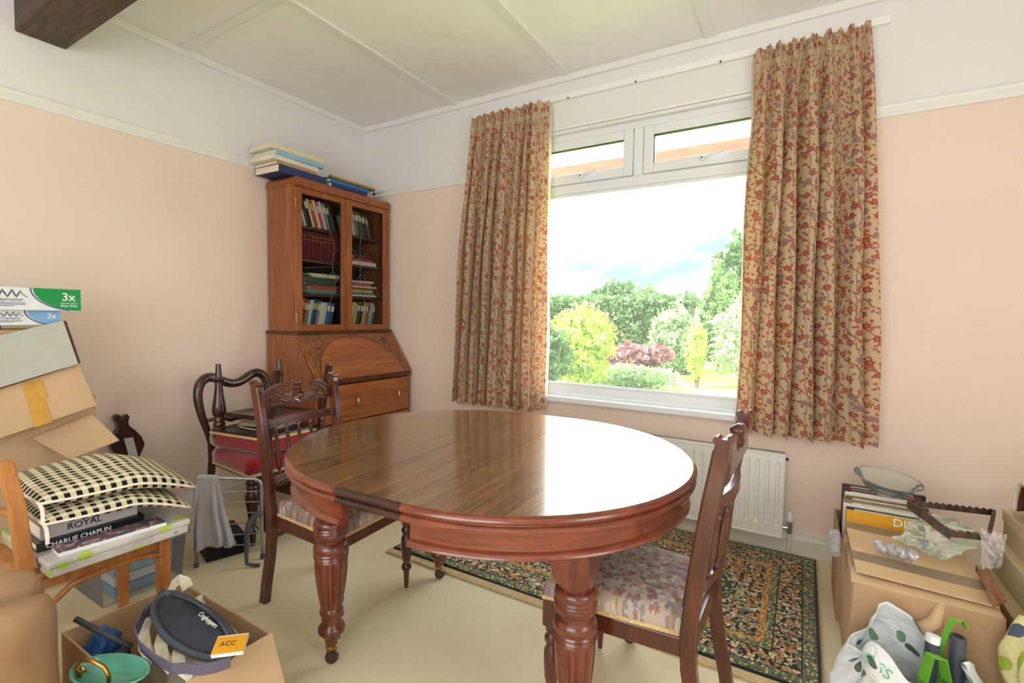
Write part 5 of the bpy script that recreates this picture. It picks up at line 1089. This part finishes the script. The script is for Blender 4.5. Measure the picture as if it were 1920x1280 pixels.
def lbag(u, v):
    a = pi*(u*1.0); p = Vector((4.005+.3*v, -.66+.08*cos(a)*(1-.2*v), .579+.125*sin(a)*(1-.15*v)+.012*sin(v*7))); return p
MB().grid(lbag, 20, 20).build('shell', P((112, 56, 36), .35, 'brown_leather', var=.15, vscale=14, coat=.2), lb_, smooth=True, solid=.006)
MB().tube([lbag(i/20, 0)+Vector((-.004, 0, 0)) for i in range(21)], [(.010, .007)]*21, 8).build('lining', M['lining'], lb_, smooth=True)
MB().grid(lambda u, v: lbag(u, .06).lerp(Vector((4.02, -.66, .586)), v), 20, 4).build('end_gusset', P((96, 48, 32), .4, 'brown_leather_gusset'), lb_, smooth=True)
M['clearbag'] = clear('clear_polythene', (.96, .96, .97), gloss=.4, rough=.15, haze=.45, hazecol=(226, 222, 222))
def cbag(u, v):
    b0 = hit(1842, 1066, 'z', .458); b1 = hit(1878, 1064, 'z', .458); a = hit(1838, 990, 'y', b0.y).lerp(hit(1888, 1000, 'y', b1.y), u); b = b0.lerp(b1, u)
    p = a.lerp(b, v); return p+Vector((.0, -.035*sin(pi*u)*sin(pi*min(1, v+.2))+.02*N3(u*8, v*8, 2), .012*N3(u*9, v*5, 5)))
MB().grid(cbag, 28, 28).build('clear_plastic_bag', M['clearbag'], smooth=True, label='crumpled clear plastic bag tucked beside the beige file boxes', cat='bag')
wp = tag(MB().slab([hit(1832, 1074, 'z', .428), hit(1850, 1070, 'z', .428), hit(1886, 1130, 'z', .418), hit(1862, 1142, 'z', .418)], .014).build('wooden_board', wood('polished_board', (120, 72, 40), (176, 118, 70), .3, (10, 1.5, 10)), bevel=.004), 'polished wooden board wedged between taped carton and file boxes', 'board')
# carrier bags
def carrier(name, label, mat, C, R, s, Hh):
    r = thing(name, label, 'bag', (C[0], C[1], 0))
    def f(u, v):
        a = 2*pi*u; k = 1-.18*(v-.35)**2*4; fold = 1+.10*sin(a*5+s+v*3)*v+.2*N3(cos(a)*2.2+s, sin(a)*2.2, v*3)+.09*N3(cos(a)*6+s, sin(a)*6, v*7)
        z_ = .003+v*Hh*(1+.14*sin(a*3+s)+.12*N3(cos(a)*2, sin(a)*2, s)+.32*max(0, sin(a-.4))**2)
        return Vector((C[0]+R[0]*cos(a)*k*fold*(.75+.35*min(1, v*4)), C[1]+R[1]*sin(a)*k*fold*(.75+.35*min(1, v*4)), z_))
    MB().grid(f, 80, 36, uvf=lambda u, v: (u*1.1, v*.42)).build('bag_body', mat, r, smooth=True, solid=.0015)
    MB().grid(lambda u, v: Vector((C[0]+R[0]*.7*v*cos(2*pi*u), C[1]+R[1]*.7*v*sin(2*pi*u), .003)), 24, 3).build('bag_base', mat, r)
    return r, f
r1, f1 = carrier('carrier_bag', 'white carrier bag with grey leaf print in front of the taped carton', M['bagwhite'], (3.625, -1.235), (.175, .115), 2.2, .27)
q1 = f1(.72, .62)
qa, qb, qc = f1(.63, .86), f1(.68, .86), f1(.655, .95); qn = (qb-qa).cross(qc-qa).normalized(); qn = qn if qn.y < 0 else -qn
text('lettering', 'OSS', .042, frame_of((qa+qb)/2+qn*.004, qb-qa, qn), P((110, 190, 160), .4, 'mint_print'), r1)
tb = thing('grey_foam_tube', 'dark grey foam tube standing up in the leaf print carrier bag', 'tube', (3.72, -1.22, .05))
MB().tube([(3.725, -1.225, .02), (3.728, -1.21, .2), (3.73, -1.195, .36)], .019, 16).build('tube', M['slate'], tb, smooth=2)
MB().lathe([(.012, 0), (.012, .002)], (3.73, -1.195, .3605), 12).build('bore', M['black'], tb)
t2 = thing('grey_foam_tube', 'short grey tube with white end leaning in the leaf print carrier bag', 'tube', (3.67, -1.23, .05))
MB().tube([(3.655, -1.24, .04), (3.672, -1.21, .33)], .017, 14).build('tube', M['slate'], t2, smooth=2); MB().tube([(3.672, -1.21, .33), (3.674, -1.207, .35)], .0175, 14).build('end_cap', M['upvc'], t2, smooth=2)
M['lime'] = P((106, 176, 48), .5, 'lime_green_webbing')
for k, pts in enumerate((((3.645, -1.25, .10), (3.642, -1.28, .25), (3.655, -1.275, .325), (3.685, -1.26, .318), (3.70, -1.25, .25)), ((3.698, -1.184, .20), (3.698, -1.184, .32), (3.722, -1.164, .39), (3.745, -1.164, .395), (3.752, -1.164, .375)), ((3.68, -1.405, .12), (3.70, -1.41, .22), (3.735, -1.405, .17), (3.76, -1.395, .08)))):
    MB().ribbon(pts, .018 if k == 1 else .028, .003, up=(.5, -.6, .1)).build('green_strap', M['lime'], label='lime green strap %s' % ('looped over the edge of the leaf print bag', 'curling beside the tall foam tube', 'hanging low on the leaf print bag')[k], cat='strap', group='lime green straps')
r2, f2 = carrier('carrier_bag', 'pale yellow printed carrier bag beside the leaf print bag', M['bagyellow'], (3.97, -1.47), (.15, .12), 4.1, .34) if 0 else carrier('carrier_bag', 'pale yellow printed carrier bag beside the leaf print bag', M['bagyellow'], (3.965, -1.17), (.115, .09), 4.1, .38)
def wsh(u, v):
    p = Vector((3.87+.09*u+.03*v*u, -1.325-.03*v-.012*sin(u*pi)+.012*N3(u*7, v*7, 4), .37-.33*v)); return p
MB().grid(wsh, 20, 24).build('white_plastic_sheet', M['bagplain'], smooth=True, solid=.0015, label='plain white plastic wrapper draped over the yellow carrier bag', cat='wrapper')
